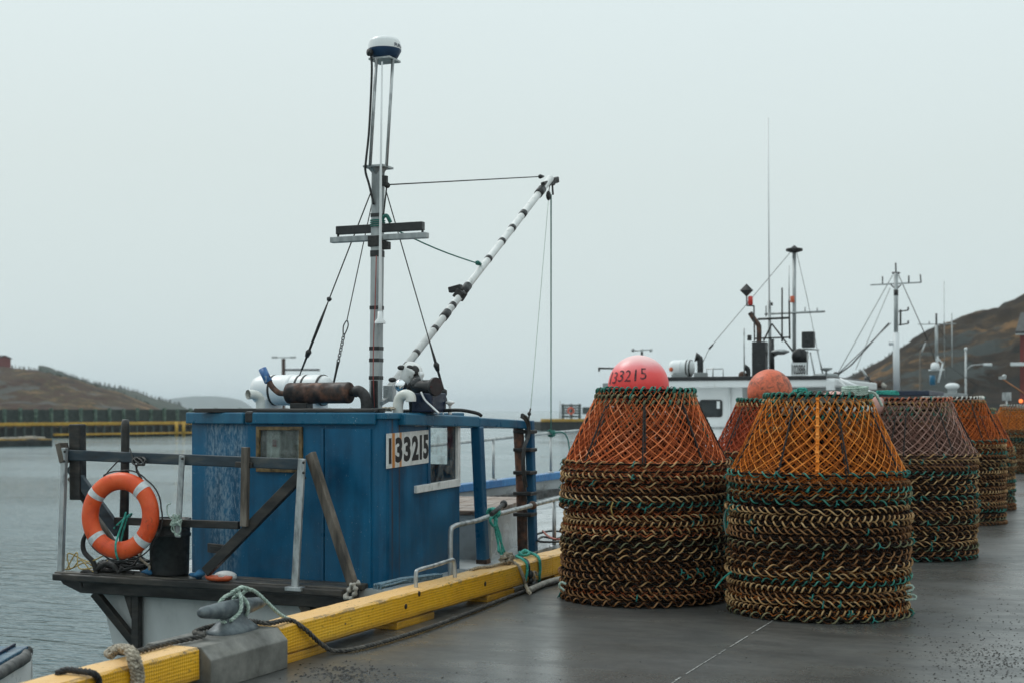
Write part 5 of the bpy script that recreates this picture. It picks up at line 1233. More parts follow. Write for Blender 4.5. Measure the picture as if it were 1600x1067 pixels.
for i, ch in enumerate('133215'):
    vs_, fs_, tw_, th_ = text_geo(ch, 1, 1, .0, 2)
    if ch == '1': vs_ = [V((q, k / 8, 0)) for k in range(9) for q in (0, 1)]; fs_ = [(2 * k, 2 * k + 1, 2 * k + 3, 2 * k + 2) for k in range(8)]; tw_ = th_ = 1
    w0 = .058 if ch != '1' else .017; h0 = .105
    a0 = av + (-1.28 + i * .268) + (.07 if ch == '1' else 0) ; z0_ = .015 + .008 * i + rnd.uniform(-.006, .006); o_ = []
    for v in vs_:
        lon = a0 + (v.x / tw_ * w0 + v.y / th_ * .006) / rA; lat = (z0_ + v.y / th_ * h0) / rA
        o_.append(cA + V((math.cos(lat) * math.cos(lon), math.cos(lat) * math.sin(lon), math.sin(lat) * 1.02)) * (rA + .0035))
    m.add(o_, fs_)
m.build('lettering', t.m, bA)
t = NT('grimy_orange_vinyl'); c = t.ramp(t.noise(3, 5, .6), [(.3, (.66, .11, .04)), (.7, (.74, .19, .09))]); st_ = t.math('MULTIPLY_ADD', t.noise(14, 7, .75, dist=1.2), .8, t.math('MULTIPLY', t.noise(2.5, 3, .5), .3))
c = t.mix(t.math('MULTIPLY', t.mr(st_, .47, .66), .85), c, (.09, .035, .02)); t.base(c); t.rough(.5); t.bump(t.noise(40, 4, .6), .1, .003)
cO = V((tA2.x, tA2.y, 0)) + RT * -.04; cO.z = H + (640 - 612) * dep(tA2) / FPX; buoy(cO, W(35, tA2), t.m, 'mooring_buoy', 'grimy orange buoy with brown scuffs sitting in the second row pot')
M['buoy_pale'] = mk('pale_pink_vinyl', (.5, .24, .2), (.6, .36, .31), None, 6, (.35, .5), bump=.05)
cP = V((tB.x, tB.y, 0)) + RT * .16 + FW * .1; cP.z = tB.z - .13; buoy(cP, .17, M['buoy_pale'], 'mooring_buoy', 'pale pink float just showing above the teal crowned hoop')
cQ = P(1366, 633, d=dep(tC) - .36); buoy(cQ, .105, M['buoy_pale'], 'mooring_buoy', 'little pale pink float hanging against the dusky pink net')
m = MB(); m.tube([cQ + V((0, 0, .1)), V((tC.x, tC.y, tC.z)) + (cQ - tC).normalized() * .43], .007, 6); tag(m.build('float_line', M['pale_rope'], loc=cQ), 'short line holding the little pale pink float', 'cord')
# coil of grey line and teal line on the top hoops
m = MB(); cc = P(1336, 615, d=dep(tB) - .3); cc.z = tB.z + .015
for k in range(4): m.rope(smooth_path([cc + RT * (.1 * math.cos(q * .9)) + FW * (.08 * math.sin(q * .9)) + V((0, 0, .016 * k + .01 * math.sin(q))) for q in range(8)], 5), .012, 3, .06)
m.rope(smooth_path([cc + RT * .08, cc + RT * .15 + V((0, 0, .01)), cc + RT * .19 - V((0, 0, .04)), cc + RT * .22 - V((0, 0, .1))], 5), .012, 3, .06)
tag(m.build('line_coil', M['pale_rope'], loc=cc), 'small coil of grey green line resting on the teal crowned hoop', 'rope')
m = MB(); cc = P(1250, 613, d=dep(tA2) - .35)
for k in range(6): m.rope(smooth_path([cc + V((rnd.uniform(-.09, .09), rnd.uniform(-.05, .05), rnd.uniform(-.05, .05))) for q in range(6)], 5), .012, 3, .06)
tag(m.build('line_tangle', M['teal_rope'], loc=cc), 'tangle of teal line beside the grimy orange buoy', 'rope')
m = MB(); cc = P(1385, 613, d=dep(tC) - .42)
for k in range(9): m.rope(smooth_path([cc + RT * rnd.uniform(-.12, .14) + V((0, 0, rnd.uniform(-.02, .02))) for q in range(4)], 5), .012, 3, .06)
tag(m.build('line_tangle', M['teal_rope'], loc=cc), 'bright teal line bunched on the hoop over the dusky pink net', 'rope')
def strandrope(pts, r, name, label, mat='teal_rope'):
    m = MB(); m.rope(smooth_path(pts, 7), r, 3, r * 6); tag(m.build(name, M[mat], loc=pts[0]), label, 'rope')
dA, dB = dep(tA) - .35, dep(tB) - .2
strandrope([P(1076, 612, d=dA + .3), P(1086, 640, d=dA + .3), P(1096, 665, d=dA + .28), P(1106, 688, d=dA + .3), P(1102, 670, d=dA + .2), P(1090, 640, d=dA + .25)], .011, 'net_line', 'teal line running down the net under the pink buoy')
for k in range(4):
    strandrope([P(1134 + k * 1.3, 740, d=12.6), P(1137 + k, 780, d=12.4), P(1131 + rnd.uniform(0, 8), 810, d=12.3), P(1134 + rnd.uniform(0, 8), 835, d=12.3)], .008, 'hanging_line', 'pale teal lines hanging in the gap between the two front stacks', 'pale_rope' if k % 2 else 'teal_rope')
for o in bpy.data.objects:
    if o.name.startswith('hanging_line'): o['group'] = 'lines hanging between the front stacks'
strandrope([P(1118, 918, d=11.9), P(1128, 905, d=11.9), P(1142, 893, d=11.6)], .008, 'stray_line', 'short stray teal line between the feet of the front stacks')
strandrope([P(1408, 915, d=11.5), P(1424, 914, d=11.5), P(1426, 920, d=11.5), P(1412, 926, d=11.5), P(1428, 929, d=11.5), P(1430, 935, d=11.5), P(1410, 937, d=11.5)], .010, 'stray_line', 'pale loops of line poking out at the foot of the amber stack', 'pale_rope')
strandrope([P(884, 912, d=12.2), P(877, 909, d=12.2), P(874, 915, d=12.2), P(882, 922, d=12.2)], .011, 'stray_line', 'pale loop of line at the foot of the pink buoy stack', 'pale_rope')
strandrope([P(958, 784, d=dA - .34), P(955, 792, d=dA - .36), P(956, 800, d=dA - .36), P(958, 806, d=dA - .34)], .006, 'yellow_twine', 'yellow twine end tied on the ropes under the pink buoy', 'yellow_rope')
strandrope([P(1525, 813, Z=.05), P(1540, 814, Z=.04), P(1552, 812, Z=.05), P(1560, 808, Z=.05)], .03, 'stray_line', 'teal line lying along the foot of the bright orange stack')
# ================================================================ white longliner moored ahead
Y2 = 30.0
def b2(x, y, dy=0): return P(x, y, Y=Y2 + dy)
XL, XR = b2(945, 600).x, b2(1310, 600).x
L2 = thing('longliner', 'white decked fishing boat with black edged wheelhouse roof and black exhaust', 'boat', ((XL + XR) / 2, Y2 + 2, WATER))
M['white2'] = mk('longliner_white', (.42, .4, .36), (.72, .74, .74), (.76, .78, .78), 2.6, (.3, .5), bump=.03, lo=.22, hi=.5, st=(1, 1, .25))
M['grey2'] = mk('longliner_grey', (.22, .24, .24), (.32, .34, .34), None, 3, (.4, .6), bump=.03)
zr2 = b2(1100, 588).z
cx2 = (XL + XR) / 2 + .2
m = MB(); vs_ = []; fs_ = []
st2 = [(25.6, 2.1), (28, 2.3), (33, 2.35), (36, 2.2), (38.5, 1.5), (40.5, .05)]
for (y, hb) in st2:
    zg = .55 + max(0, y - 34) * .12
    vs_ += [(cx2 - hb, y, zg), (cx2 - hb * .95, y, -.5), (cx2 - hb * .7, y, -1.3), (cx2, y, -1.6), (cx2 + hb * .7, y, -1.3), (cx2 + hb * .95, y, -.5), (cx2 + hb, y, zg)]
for i in range(len(st2) - 1):
    for k in range(6): fs_.append((i * 7 + k, i * 7 + k + 1, (i + 1) * 7 + k + 1, (i + 1) * 7 + k))
    fs_.append((i * 7 + 6, i * 7, (i + 1) * 7, (i + 1) * 7 + 6))
fs_ += [list(range(7)), [(len(st2) - 1) * 7 + k for k in range(7)][::-1]]
m.add(vs_, fs_); m.build('hull', M['white2'], L2)
xc = b2(1154, 640).x; xb1 = b2(985, 640).x
m = MB(); m.span((xb1, Y2 + .35, .4), (xc, Y2 + 5, zr2 - .2)); WH = m.build('wheelhouse', M['white2'], L2, .03)
m = MB(); m.span((xc + .004, Y2 + 1.0, .4), (XR - .1, Y2 + 5, zr2 - .2)); m.build('shelter', M['grey2'], L2, .02)
m = MB(); m.span((XL + .2, Y2, zr2 - .235), (XR - .05, Y2 + 5.6, zr2 - .06)); R2 = m.build('wheelhouse_roof', M['white2'], L2, .03)
m = MB(); m.span((b2(1040, 600).x, Y2 - .03, zr2 - .085), (XR - .25, Y2 + 5.7, zr2 - .0)); m.build('roof_edge', M['black_paint'], R2, .01)
m = MB(); a_, b_ = b2(1291, 594), b2(1304, 609); m.span((a_.x, Y2 - .02, b_.z), (b_.x, Y2 + .1, a_.z)); m.build('roof_bracket', M['white2'], R2, .01)
m = MB(); a_, b_ = b2(941, 598), b2(954, 609); m.span((a_.x, Y2 + .02, b_.z), (b_.x, Y2 + .3, a_.z)); m.build('roof_bracket', M['grey2'], R2, .01)
wa, wb = b2(1093, 651, .35), b2(1129, 624, .35)
m = MB(); rw = .06; pts = []
for (sx, sz, a0) in ((wb.x - rw, wb.z - rw, 0), (wa.x + rw, wb.z - rw, 90), (wa.x + rw, wa.z + rw, 180), (wb.x - rw, wa.z + rw, 270)):
    for k in range(5): a = math.radians(a0 + 22.5 * k); pts.append((sx + rw * math.cos(a), Y2 + .33, sz + rw * math.sin(a)))
m.extrude(pts, (0, .04, 0)); WN = m.build('window', M['black'], L2)
m = MB(); m.span((wa.x + .03, Y2 + .322, wa.z + .03), (wb.x - .03, Y2 + .327, wb.z - .03)); m.build('window_pane', M['glass_dark'], WN)
m = MB(); q = b2(1122, 632, .3); m.span((q.x - .035, Y2 + .315, q.z - .08), (q.x + .035, Y2 + .32, q.z + .08)); m.build('window_notice', M['white2'], WN)
for a_, b_ in (((1312, 592), (1352, 609)), ((1312, 594), (1332, 615)), ((1352, 609), (1372, 618))):
    m = MB(); m.cyl(b2(*a_, .2), b2(*b_, .2), .035, 10); m.build('bow_davit', M['white2'], L2)
m = MB(); a_, b_ = b2(1062, 668, .33), b2(1150, 668, .33); m.cyl(a_, b_, .022, 8)
for f in (0, .5, 1): p = a_.lerp(b_, f); m.cyl(p, p + V((0, .06, 0)), .018, 6)
m.build('grab_rail', M['galv'], L2)
m = MB(); m.span((b2(1062, 0, .34).x, Y2 + .325, .5), (b2(1085, 0, .34).x, Y2 + .352, 1.95)); m.build('wheelhouse_door', M['white2'], L2, .01)
m = MB(); q = b2(1140, 640, .3); m.tube([(q.x, Y2 + .31, .5), (q.x, Y2 + .31, zr2 - .24)], .025, 8); m.build('drain_pipe', M['white2'], L2)
# liferaft canister, cowl vents
a_, b_ = b2(1046, 575, .8), b2(1084, 575, .8); r = W(25, a_) / 2; L = (b_ - a_).length
m = MB(); m.lathe([(0, -.01), (r * .7, .01), (r * .95, .06), (r, .12), (r, L - .12), (r * .95, L - .06), (r * .7, L - .01), (0, L)], a_, 24, (1, 0, 0)); m.lathe([(r * 1.01, L * .45), (r * 1.04, L * .46), (r * 1.04, L * .52), (r * 1.01, L * .53)], a_, 24, (1, 0, 0)); RC = m.build('liferaft_canister', M['white2'], L2)
m = MB(); q = b2(1052, 577, .8); m.ball((q.x, q.y - r * .95, q.z), .05, 10, 8); m.build('raft_label', M['orange_plastic'], RC)
for f in (.75, .88): 
    m = MB(); m.lathe([(r * 1.0, L * f - .015), (r * 1.03, L * f - .015), (r * 1.03, L * f + .015), (r, L * f + .015)], a_, 24, (1, 0, 0)); m.build('strap', M['cable'], RC)
m = MB(); m.span((a_.x + .1, Y2 + .6, zr2), (b_.x - .1, Y2 + 1.0, a_.z - r * .8)); m.build('raft_cradle', M['grey2'], RC, .01)
def cowl(x0, ytop, ybase, wd, mat, dy=.5):
    q = b2(x0, ybase, dy); m = MB(); r = W(wd, q) / 2; t_ = b2(x0, ytop, dy)
    m.tube(smooth_path([(q.x, q.y, zr2 - .02), (q.x, q.y, t_.z - r * 2.1), (q.x - r * .3, q.y, t_.z - r * 1.2), (q.x - r * 1.2, q.y - r * .3, t_.z - r * .9)], 5), [r * .8] * 11 + [r * .9, r, r * 1.1, r * 1.25, r * 1.3], 14); m.build('cowl_vent', M[mat], L2)
cowl(1094, 552, 586, 12, 'black_paint'); cowl(1169, 570, 588, 9, 'black_paint', .9)
m = MB(); q = b2(1095, 583, .5); m.span((q.x - .13, q.y - .12, zr2 - .01), (q.x + .13, q.y + .12, zr2 + .1)); m.build('vent_box', M['grey2'], L2, .01)
m = MB(); q = b2(1160, 584, .8); m.ball((q.x, q.y, zr2 + .04), .09, 12, 8); m.build('deck_lump', M['rust'], L2)
m = MB()
for x_ in (1104, 1130): q = b2(x_, 580, .9); m.cyl((q.x, q.y, zr2 - .02), b2(x_, 576, .9), .012, 6)
m.cyl(b2(1104, 576, .9), b2(1130, 576, .9), .012, 6); q = b2(1114, 580, .9); m.cyl((q.x, q.y, zr2 - .02), b2(1114, 574, .9), .016, 6); m.build('roof_rail', M['galv'], L2)
# exhaust stack with bent pipe
a_, b_ = b2(1177, 583, 1), b2(1198, 534, 1)
m = MB(); m.span((a_.x, Y2 + .85, zr2 - .02), (b_.x, Y2 + 1.15, b_.z)); ES = m.build('exhaust_stack', M['black_paint'], L2, .02)
m = MB(); m.tube(smooth_path([b2(1186, 536, 1), b2(1186, 515, 1), b2(1185, 508, 1), b2(1179, 500, 1), b2(1172, 489, 1)], 5), W(8, a_) / 2, 12); m.build('exhaust_pipe', M['rust_dark'], ES)
# main mast, radar arch and aerials
def pole(parent, name, mat, x0, y0, x1, y1, wd, dy, n=10):
    p0, p1 = b2(x0, y0, dy), b2(x1, y1, dy); m = MB(); m.cyl(p0, p1, W(wd, p0) / 2, n); return m.build(name, M[mat], parent)
MM = pole(L2, 'mast', 'alu', 1241, 592, 1241, 390, 6, 2)
m = MB(); q = b2(1241, 389, 2); m.lathe([(.06, -.09), (.19, -.05), (.19, .0), (.08, .02), (.03, .06), (0, .08)], q, 14); m.build('masthead', M['iron'], MM)
pole(MM, 'crosstree', 'alu', 1195, 491, 1289, 487, 3.4, 1.95); pole(MM, 'aerial', 'alu', 1258, 488, 1258, 480, 2, 1.95); pole(MM, 'aerial', 'alu', 1277, 488, 1277, 481, 2, 1.95)
m = MB(); q = b2(1238, 468, 1.9); m.lathe([(.05, -.07), (.05, .07), (0, .08)], q, 10); m.build('red_lamp', M['orange_plastic'], MM)
AR = pole(L2, 'aerial_mast', 'alu', 1204, 592, 1202, 470, 5, 1.6)
pole(AR, 'lower_leg', 'black_paint', 1207, 588, 1206, 530, 7, 1.58)
pole(AR, 'aerial_arm', 'iron', 1184, 499, 1232, 497, 3.5, 1.55); pole(AR, 'aerial_arm', 'iron', 1178, 529, 1235, 527, 2.5, 1.55)
pole(AR, 'brace', 'iron', 1206, 506, 1239, 549, 2.6, 1.55); pole(AR, 'brace', 'iron', 1206, 506, 1193, 533, 2.6, 1.55)
pole(AR, 'aerial', 'iron', 1222, 534, 1222, 450, 2.6, 1.55); pole(AR, 'aerial', 'iron', 1234, 530, 1233, 470, 2.8, 1.55); pole(AR, 'aerial', 'galv', 1233, 470, 1233, 415, 1.6, 1.55); pole(AR, 'aerial', 'iron', 1197, 495, 1197, 478, 1.6, 1.55)
pole(AR, 'whip_antenna', 'white', 1202, 480, 1200, 185, 2.4, 1.55); pole(AR, 'aerial_cap', 'iron', 1206, 478, 1206, 473, 3.4, 1.55)
pole(L2, 'aerial', 'galv', 1163, 588, 1162.5, 513, 2.2, .6)
RB_ = pole(L2, 'reflector_post', 'iron', 1179, 533, 1178, 478, 2.4, .9); pole(RB_, 'reflector_arm', 'iron', 1178, 478, 1167, 478, 2.2, .9); pole(RB_, 'reflector_stem', 'iron', 1167, 478, 1166.5, 462, 2.2, .9)
m = MB(); q = b2(1166.5, 454, .9); s_ = W(10.5, q); m.add([q + V((0, 0, s_)), q + RT * s_, q - FW * s_ * .75, q - RT * s_, q + FW * s_ * .75, q - V((0, 0, s_))], [(0, 2, 1), (0, 3, 2), (0, 4, 3), (0, 1, 4), (5, 1, 2), (5, 2, 3), (5, 3, 4), (5, 4, 1)]); m.build('radar_reflector', M['iron'], RB_)
m = MB(); q = b2(1172.5, 470, .9); m.lathe([(.03, -.1), (.055, -.09), (.055, .08), (.03, .1), (0, .1)], q, 12); m.build('red_lamp', mk('red_lamp_lens', (.5, .02, .015), (.6, .04, .03), None, 5, (.15, .25), bump=0), RB_)
m = MB(); q = b2(1171, 528, .9); m.box(q, (.08, .08, .12)); m.build('horn', M['iron'], L2, .01)
m = MB(); q = b2(1219, 550, 1.6); m.lathe([(0, -.06), (.1, -.05), (.2, 0), (.2, .03), (.1, .06), (0, .07)], q, 20); m.tube([q, b2(1208, 556, 1.6)], .03, 8); m.build('radome', M['galv'], L2)
m = MB(); q = b2(1250, 557, 1.9); m.lathe([(.06, -.12), (.16, -.06), (.19, .02), (.17, .1), (0, .14)], q, 18, (.3, -1, 0)); m.build('loud_hailer', M['black_paint'], L2)
m = MB(); a_, b_ = b2(1253, 543, 1.6), b2(1272, 518, 1.6); m.span((a_.x, Y2 + 1.55, a_.z), (b_.x, Y2 + 1.75, b_.z)); FL = m.build('floodlight', M['black_paint'], L2, .02)
for a_, b_ in (((1261, 585), (1262, 548)), ((1273, 586), (1266, 550)), ((1286, 586), (1277, 546)), ((1252, 545), (1280, 546))): pole(FL, 'lamp_leg', 'galv', *a_, *b_, 2.2, 1.65)
m = MB(); q = b2(1291, 578, .8); m.lathe([(.02, -.17), (.02, -.03), (.13, .02), (.13, .05), (0, .05)], q, 14); m.build('antenna_mushroom', M['grey2'], L2)
m = MB(); a_, b_ = b2(1236, 590, .4), b2(1260, 566, .4); m.span((a_.x, Y2 + .4, zr2 - .01), (b_.x, Y2 + .42, b_.z)); N2 = m.build('number_board', M['white2'], L2)
m = MB(); put_text(m, '102886', (a_.x + .02, Y2 + .396, zr2 + .04), (1, 0, 0), (0, 0, 1), b_.x - a_.x - .04, b_.z - zr2 - .08, .02); m.build('lettering', M['stencil'], N2)
def wire(pts, r, mat='cable', parent=None, name='stay'): m = MB(); m.tube(pts, r, 5); return m.build(name, M[mat], parent)
wire([b2(1238, 391, 2), b2(1108, 545, .9), b2(1094, 575, .7)], .007, parent=L2); wire([b2(1114, 538, .9), b2(1108, 545, .9)], .022, parent=L2)
wire([b2(1244, 391, 2), b2(1262, 470, 1.8), b2(1277, 546, 1.7), b2(1287, 586, 1.6)], .006, parent=L2)
wire([b2(1308, 585, 2.5), P(1392, 505, Y=43), ], .012, parent=L2)
m = MB(); m.ball(b2(1306, 586, 2.4), .08, 10, 8); m.build('stay_block', M['iron'], L2)
m = MB(); q = b2(1290, 592, 1.5); m.lathe([(0, 0), (.3, 0), (.26, .08), (0, .1)], (q.x, q.y, zr2 - .01), 18); m.build('roof_hatch', M['grey2'], L2)
# forward gantry with cup aerial seen past the pink buoy
G2 = pole(L2, 'gantry_bar', 'iron', 935, 575, 1000, 576, 3, 3); pole(G2, 'gantry_post', 'iron', 1003, 590, 1003, 550, 4, 3); pole(G2, 'gantry_hook', 'iron', 936, 575, 936, 580, 3, 3); pole(G2, 'cup_arm', 'galv', 989, 548, 1017, 546, 1.8, 3)
m = MB()
for x_ in (989, 1003, 1017): m.ball(b2(x_, 547, 3), .045, 8, 6)
m.build('cup_vane', M['galv'], G2)

# ================================================================ boats further along the quay
def far_boat(Yf, xr, xl_, yroof, label, hullmat, roofmat):
    r_ = P(xr, yroof, Y=Yf); l_ = P(xl_, yroof, Y=Yf); cx = (r_.x + l_.x) / 2; hb = (r_.x - l_.x) / 2 + .2
    root = thing('longliner', label, 'boat', (cx, Yf + 3, WATER)); m = MB(); vs_ = []; fs_ = []
    st_ = [(-4, .9), (0, 1), (4, 1), (6.5, .7), (8.5, .05)]
    for (dy, k) in st_: vs_ += [(cx - hb * k, Yf + dy, .7), (cx - hb * .75 * k, Yf + dy, -1.2), (cx, Yf + dy, -1.5), (cx + hb * .75 * k, Yf + dy, -1.2), (cx + hb * k, Yf + dy, .7)]
    for i in range(4):
        for k in range(4): fs_.append((i * 5 + k, i * 5 + k + 1, i * 5 + k + 6, i * 5 + k + 5))
        fs_.append((i * 5 + 4, i * 5, i * 5 + 5, i * 5 + 9))
    fs_ += [list(range(5)), [20 + k for k in range(5)][::-1]]
    m.add(vs_, fs_); m.build('hull', M[hullmat], root)
    m = MB(); m.span((l_.x + .2, Yf + .2, .5), (r_.x - .2, Yf + 3.6, r_.z - .12)); m.build('wheelhouse', M['grey2'], root, .03)
    m = MB(); m.span((l_.x, Yf, r_.z - .16), (r_.x, Yf + 4, r_.z - .01)); m.build('wheelhouse_roof', M[roofmat], root, .02)
    return root
def mastset(root, Yf, parts):
    for (name, mat, x0, y0, x1, y1, wd) in parts:
        p0, p1 = P(x0, y0, Y=Yf), P(x1, y1, Y=Yf); m = MB(); m.cyl(p0, p1, W(wd, p0) / 2, 10); m.build(name, M[mat], root)
Y3 = 44.0
B3 = far_boat(Y3, 1452, 1262, 609, 'dark blue roofed boat with tall grey mast and twin yard', 'navy', 'navy')
mastset(B3, Y3 + .8, [('mast', 'white2', 1401, 612, 1400, 520, 10), ('mast_top', 'alu', 1400, 540, 1400, 427, 6.5), ('mast_spike', 'iron', 1400, 427, 1399.5, 411, 2.4), ('masthead', 'iron', 1394, 427, 1406, 427, 3.5), ('yard', 'alu', 1360, 445.5, 1440, 441.5, 2.2),
 ('aerial', 'iron', 1379, 444, 1379, 432, 2), ('aerial', 'iron', 1420, 443, 1420, 431, 2.4), ('aerial', 'iron', 1439, 442, 1438, 429, 2), ('light_arm', 'iron', 1404, 487, 1419, 485, 2), ('light_arm', 'iron', 1404, 508, 1419, 506, 2), ('light_post', 'iron', 1407, 484, 1407, 509, 3), ('lamp', 'iron', 1419, 485, 1419, 480, 2.6), ('lamp', 'iron', 1419, 506, 1419, 501, 2.6), ('junction_box', 'iron', 1400, 462, 1400, 453, 7), ('red_lamp', 'orange_plastic', 1400, 454, 1400, 451, 5), ('light_shelf', 'white2', 1389, 536, 1404, 536, 7),
 ('brace', 'iron', 1392, 445, 1399, 452, 2), ('brace', 'iron', 1408, 445, 1401, 452, 2),
 ('stay', 'cable', 1395, 430, 1308, 585, 1), ('stay', 'cable', 1404, 430, 1450, 533, 1.3), ('stay', 'cable', 1450, 533, 1462, 565, 1.2), ('stay', 'cable', 1389, 505, 1330, 570, 2.2), ('stay', 'cable', 1330, 570, 1308, 586, 2.2), ('stay', 'cable', 1391, 450, 1337, 577, .8)])
for nm_, mat, x0, y0, x1, y1, wd in (('exhaust_tip', 'galv', 1348, 578, 1355, 589, 3.4), ('exhaust_stack', 'black_paint', 1355, 588, 1355, 598, 9), ('stack_sleeve', 'trim_blue', 1356, 597, 1357, 606, 7.5), ('stack_foot', 'white2', 1357, 604, 1357, 612, 9.5), ('stern_drum', 'rust', 1360, 600, 1377, 600, 12), ('drum_end', 'cloth', 1377, 600, 1384, 605, 8)):
    p0, p1 = P(x0, y0, Y=Y3 + .3), P(x1, y1, Y=Y3 + .3); m = MB(); m.cyl(p0, p1, W(wd, p0) / 2, 14); m.build(nm_, M[mat], B3)
Y4 = 58.0
B4 = far_boat(Y4, 1497, 1385, 613, 'smaller boat with cross shaped mast and white radar dome ahead', 'white2', 'grey2')
mastset(B4, Y4 + .8, [('mast', 'alu', 1463.5, 560, 1463, 508, 5), ('mast_top', 'iron', 1463, 520, 1463, 490, 3), ('yard', 'alu', 1434, 507, 1494, 506, 1.6), ('aerial', 'iron', 1452, 507, 1452, 502, 1.4), ('aerial', 'iron', 1475, 507, 1475, 502, 1.4), ('aerial', 'galv', 1476, 590, 1475, 440, 1), ('aerial', 'galv', 1488, 575, 1487, 490, 1.8), ('mast_foot', 'white2', 1464, 566, 1464, 556, 5), ('scanner_shelf', 'white2', 1451, 578, 1476, 577, 2.4), ('ladder_leg', 'white2', 1473, 568, 1466, 597, 3.2), ('ladder_leg', 'white2', 1462, 557, 1474, 568, 2.2), ('blue_drum', 'trim_blue', 1457, 601, 1457, 586, 9), ('stay', 'cable', 1462, 510, 1435, 549, 1), ('stay', 'cable', 1465, 508, 1478, 530, 1), ('stay', 'cable', 1476, 567, 1527, 602, 1)])
q = P(1461, 573, Y=Y4 + .8); m = MB(); m.lathe([(0, -.12), (.16, -.1), (.18, 0), (.15, .13), (.06, .18), (0, .18)], q, 18); m.build('radome', M['white2'], B4)
a_, b_ = P(1477, 603, Y=Y4 + 2), P(1499, 597, Y=Y4 + 2); m = MB(); m.ball(((a_.x + b_.x) / 2, a_.y, a_.z), .3, 20, 10, (.95, .6, .45)); m.build('liferaft_canister', M['white2'], B4)
m = MB(); m.span((a_.x + .1, a_.y - .12, P(1485, 613, Y=Y4).z - .1), (b_.x - .1, a_.y + .12, a_.z - .1)); m.build('raft_cradle', M['grey2'], B4)

# ================================================================ the land and yard to the right
def polar(px_, d, z): q = P(px_, 640, d=d); return V((q.x, q.y, z))
def hill(name, ridge, d_ridge, d_front, d_back, xs, mat, seed, amp=.12, zfoot=WATER - .6):
    """headland: crest given as height over distance, falling to the shore in rough shelves"""
    from mathutils import noise as mn
    rr_ = random.Random(seed); nv = 56; vs_ = []; fs_ = []
    def ry(x):
        for (a, b) in zip(ridge, ridge[1:]):
            if a[0] <= x <= b[0]: return a[1] + (b[1] - a[1]) * (x - a[0]) / (b[0] - a[0])
        return ridge[0][1] if x < ridge[0][0] else ridge[-1][1]
    for x in xs:
        top = H + (640 - ry(x)) / FPX * d_ridge
        for j in range(nv + 1):
            f = j / nv; d = d_front + (d_back - d_front) * f
            fr_ = (d_ridge - d_front) / (d_back - d_front)
            g = min(1, f / fr_); s_ = g * g * (3 - 2 * g) if f <= fr_ else 1 - .5 * ((f - fr_) / (1 - fr_)) ** 1.6
            s_ = .55 * s_ + .45 * (g if f <= fr_ else s_)
            p = polar(x, d, 0); nz_ = mn.fractal(V((p.x * .045, p.y * .045, seed)), .9, 2.1, 6); n2 = mn.fractal(V((p.x * .22, p.y * .22, seed + 4)), .8, 2.1, 5); n3 = (1 - abs(mn.noise(V((p.x * .11, p.y * .11, seed + 9))))) ** 3 - .4 + .5 * ((1 - abs(mn.noise(V((p.x * .33, p.y * .33, seed + 2))))) ** 3 - .4)
            z = zfoot + (top - zfoot) * s_ + (nz_ * amp * 1.6 + n2 * amp * .5 + n3 * amp * .55) * (top - zfoot) * (1 if f < fr_ * .9 else .14) * min(1, f * 5)
            vs_.append((p.x, p.y, z))
    n = nv + 1
    for i in range(len(xs) - 1):
        for j in range(nv): fs_.append((i * n + j, (i + 1) * n + j, (i + 1) * n + j + 1, i * n + j + 1))
    m = MB(); m.add(vs_, fs_, True); return struct(m.build(name, mat))
def heath(name, tones, sc, rock=(.07, .085, .085), stops=(.42, .48, .54, .62)):
    t = NT(name); a = t.noise(sc, 9, .72); b = t.noise(sc * 6, 8, .78); r_ = t.noise(sc * 1.6, 6, .6, t.mp((1, 1, 2.5), (.3, .2, 0)))
    c = t.ramp(t.math('MULTIPLY_ADD', b, .45, t.math('MULTIPLY', a, .6)), [(q, tones[i]) for i, q in enumerate(stops)])
    c = t.mix(t.math('MULTIPLY', t.mr(r_, .56, .62), t.mr(b, .3, .5, .4, 1)), c, rock); t.base(c); t.rough(.9); t.put('Specular IOR Level', .2); t.bump(b, 1, .9); return t.m
M['heath_r'] = heath('heath_and_rock', [(.007, .008, .006), (.028, .017, .010), (.045, .03, .016), (.2, .11, .045)], .06, (.05, .058, .055), (.42, .49, .55, .62))
M['heath_l'] = heath('autumn_heath', [(.012, .016, .010), (.06, .024, .014), (.06, .045, .022), (.28, .16, .07)], .045, (.09, .09, .08))
M['far_wood'] = heath('far_wooded_slope', [(.02, .03, .022), (.035, .045, .03), (.03, .04, .028), (.08, .075, .05)], .01, (.05, .06, .05))
xs = [1285 + 5 * i for i in range(150)]
hill('hill', [(1285, 606), (1310, 594), (1330, 586), (1350, 577), (1380, 561), (1405, 545), (1425, 533), (1450, 524), (1480, 513), (1500, 506), (1530, 495), (1560, 488), (1580, 479), (1600, 471), (1640, 455), (1750, 420), (2050, 400)], 190, 105, 260, xs, M['heath_r'], 3, .09, .2)
m = MB(); m.add([(2, 95, .015), (95, 95, .015), (190, 330, .4), (-5, 330, .4)], [(0, 1, 2, 3)]); struct(m.build('yard_ground', mk('gravel_yard', (.05, .047, .042), (.11, .10, .09), None, 1.5, bump=.3)))
xs = [-420 + 6 * i for i in range(125)]
hill('hill', [(-420, 520), (-200, 535), (-60, 560), (0, 572), (60, 578), (85, 586), (110, 590), (150, 603), (185, 612), (215, 624), (240, 634), (262, 645), (330, 650)], 330, 185, 430, xs, M['heath_l'], 9, .10)
xs = [60 + 8 * i for i in range(34)]
hill('hill', [(60, 575), (110, 588), (150, 600), (190, 607), (215, 612), (240, 622), (262, 627), (285, 634), (300, 642), (340, 648)], 620, 480, 800, xs, M['far_wood'], 12, .08)
xs = [225 + 6 * i for i in range(32)]
hill('headland', [(225, 634), (250, 626), (275, 621), (300, 618.5), (330, 618), (355, 620), (375, 624), (388, 631), (400, 641), (420, 645)], 3500, 3000, 4100, xs, M['far_wood'], 21, .05)
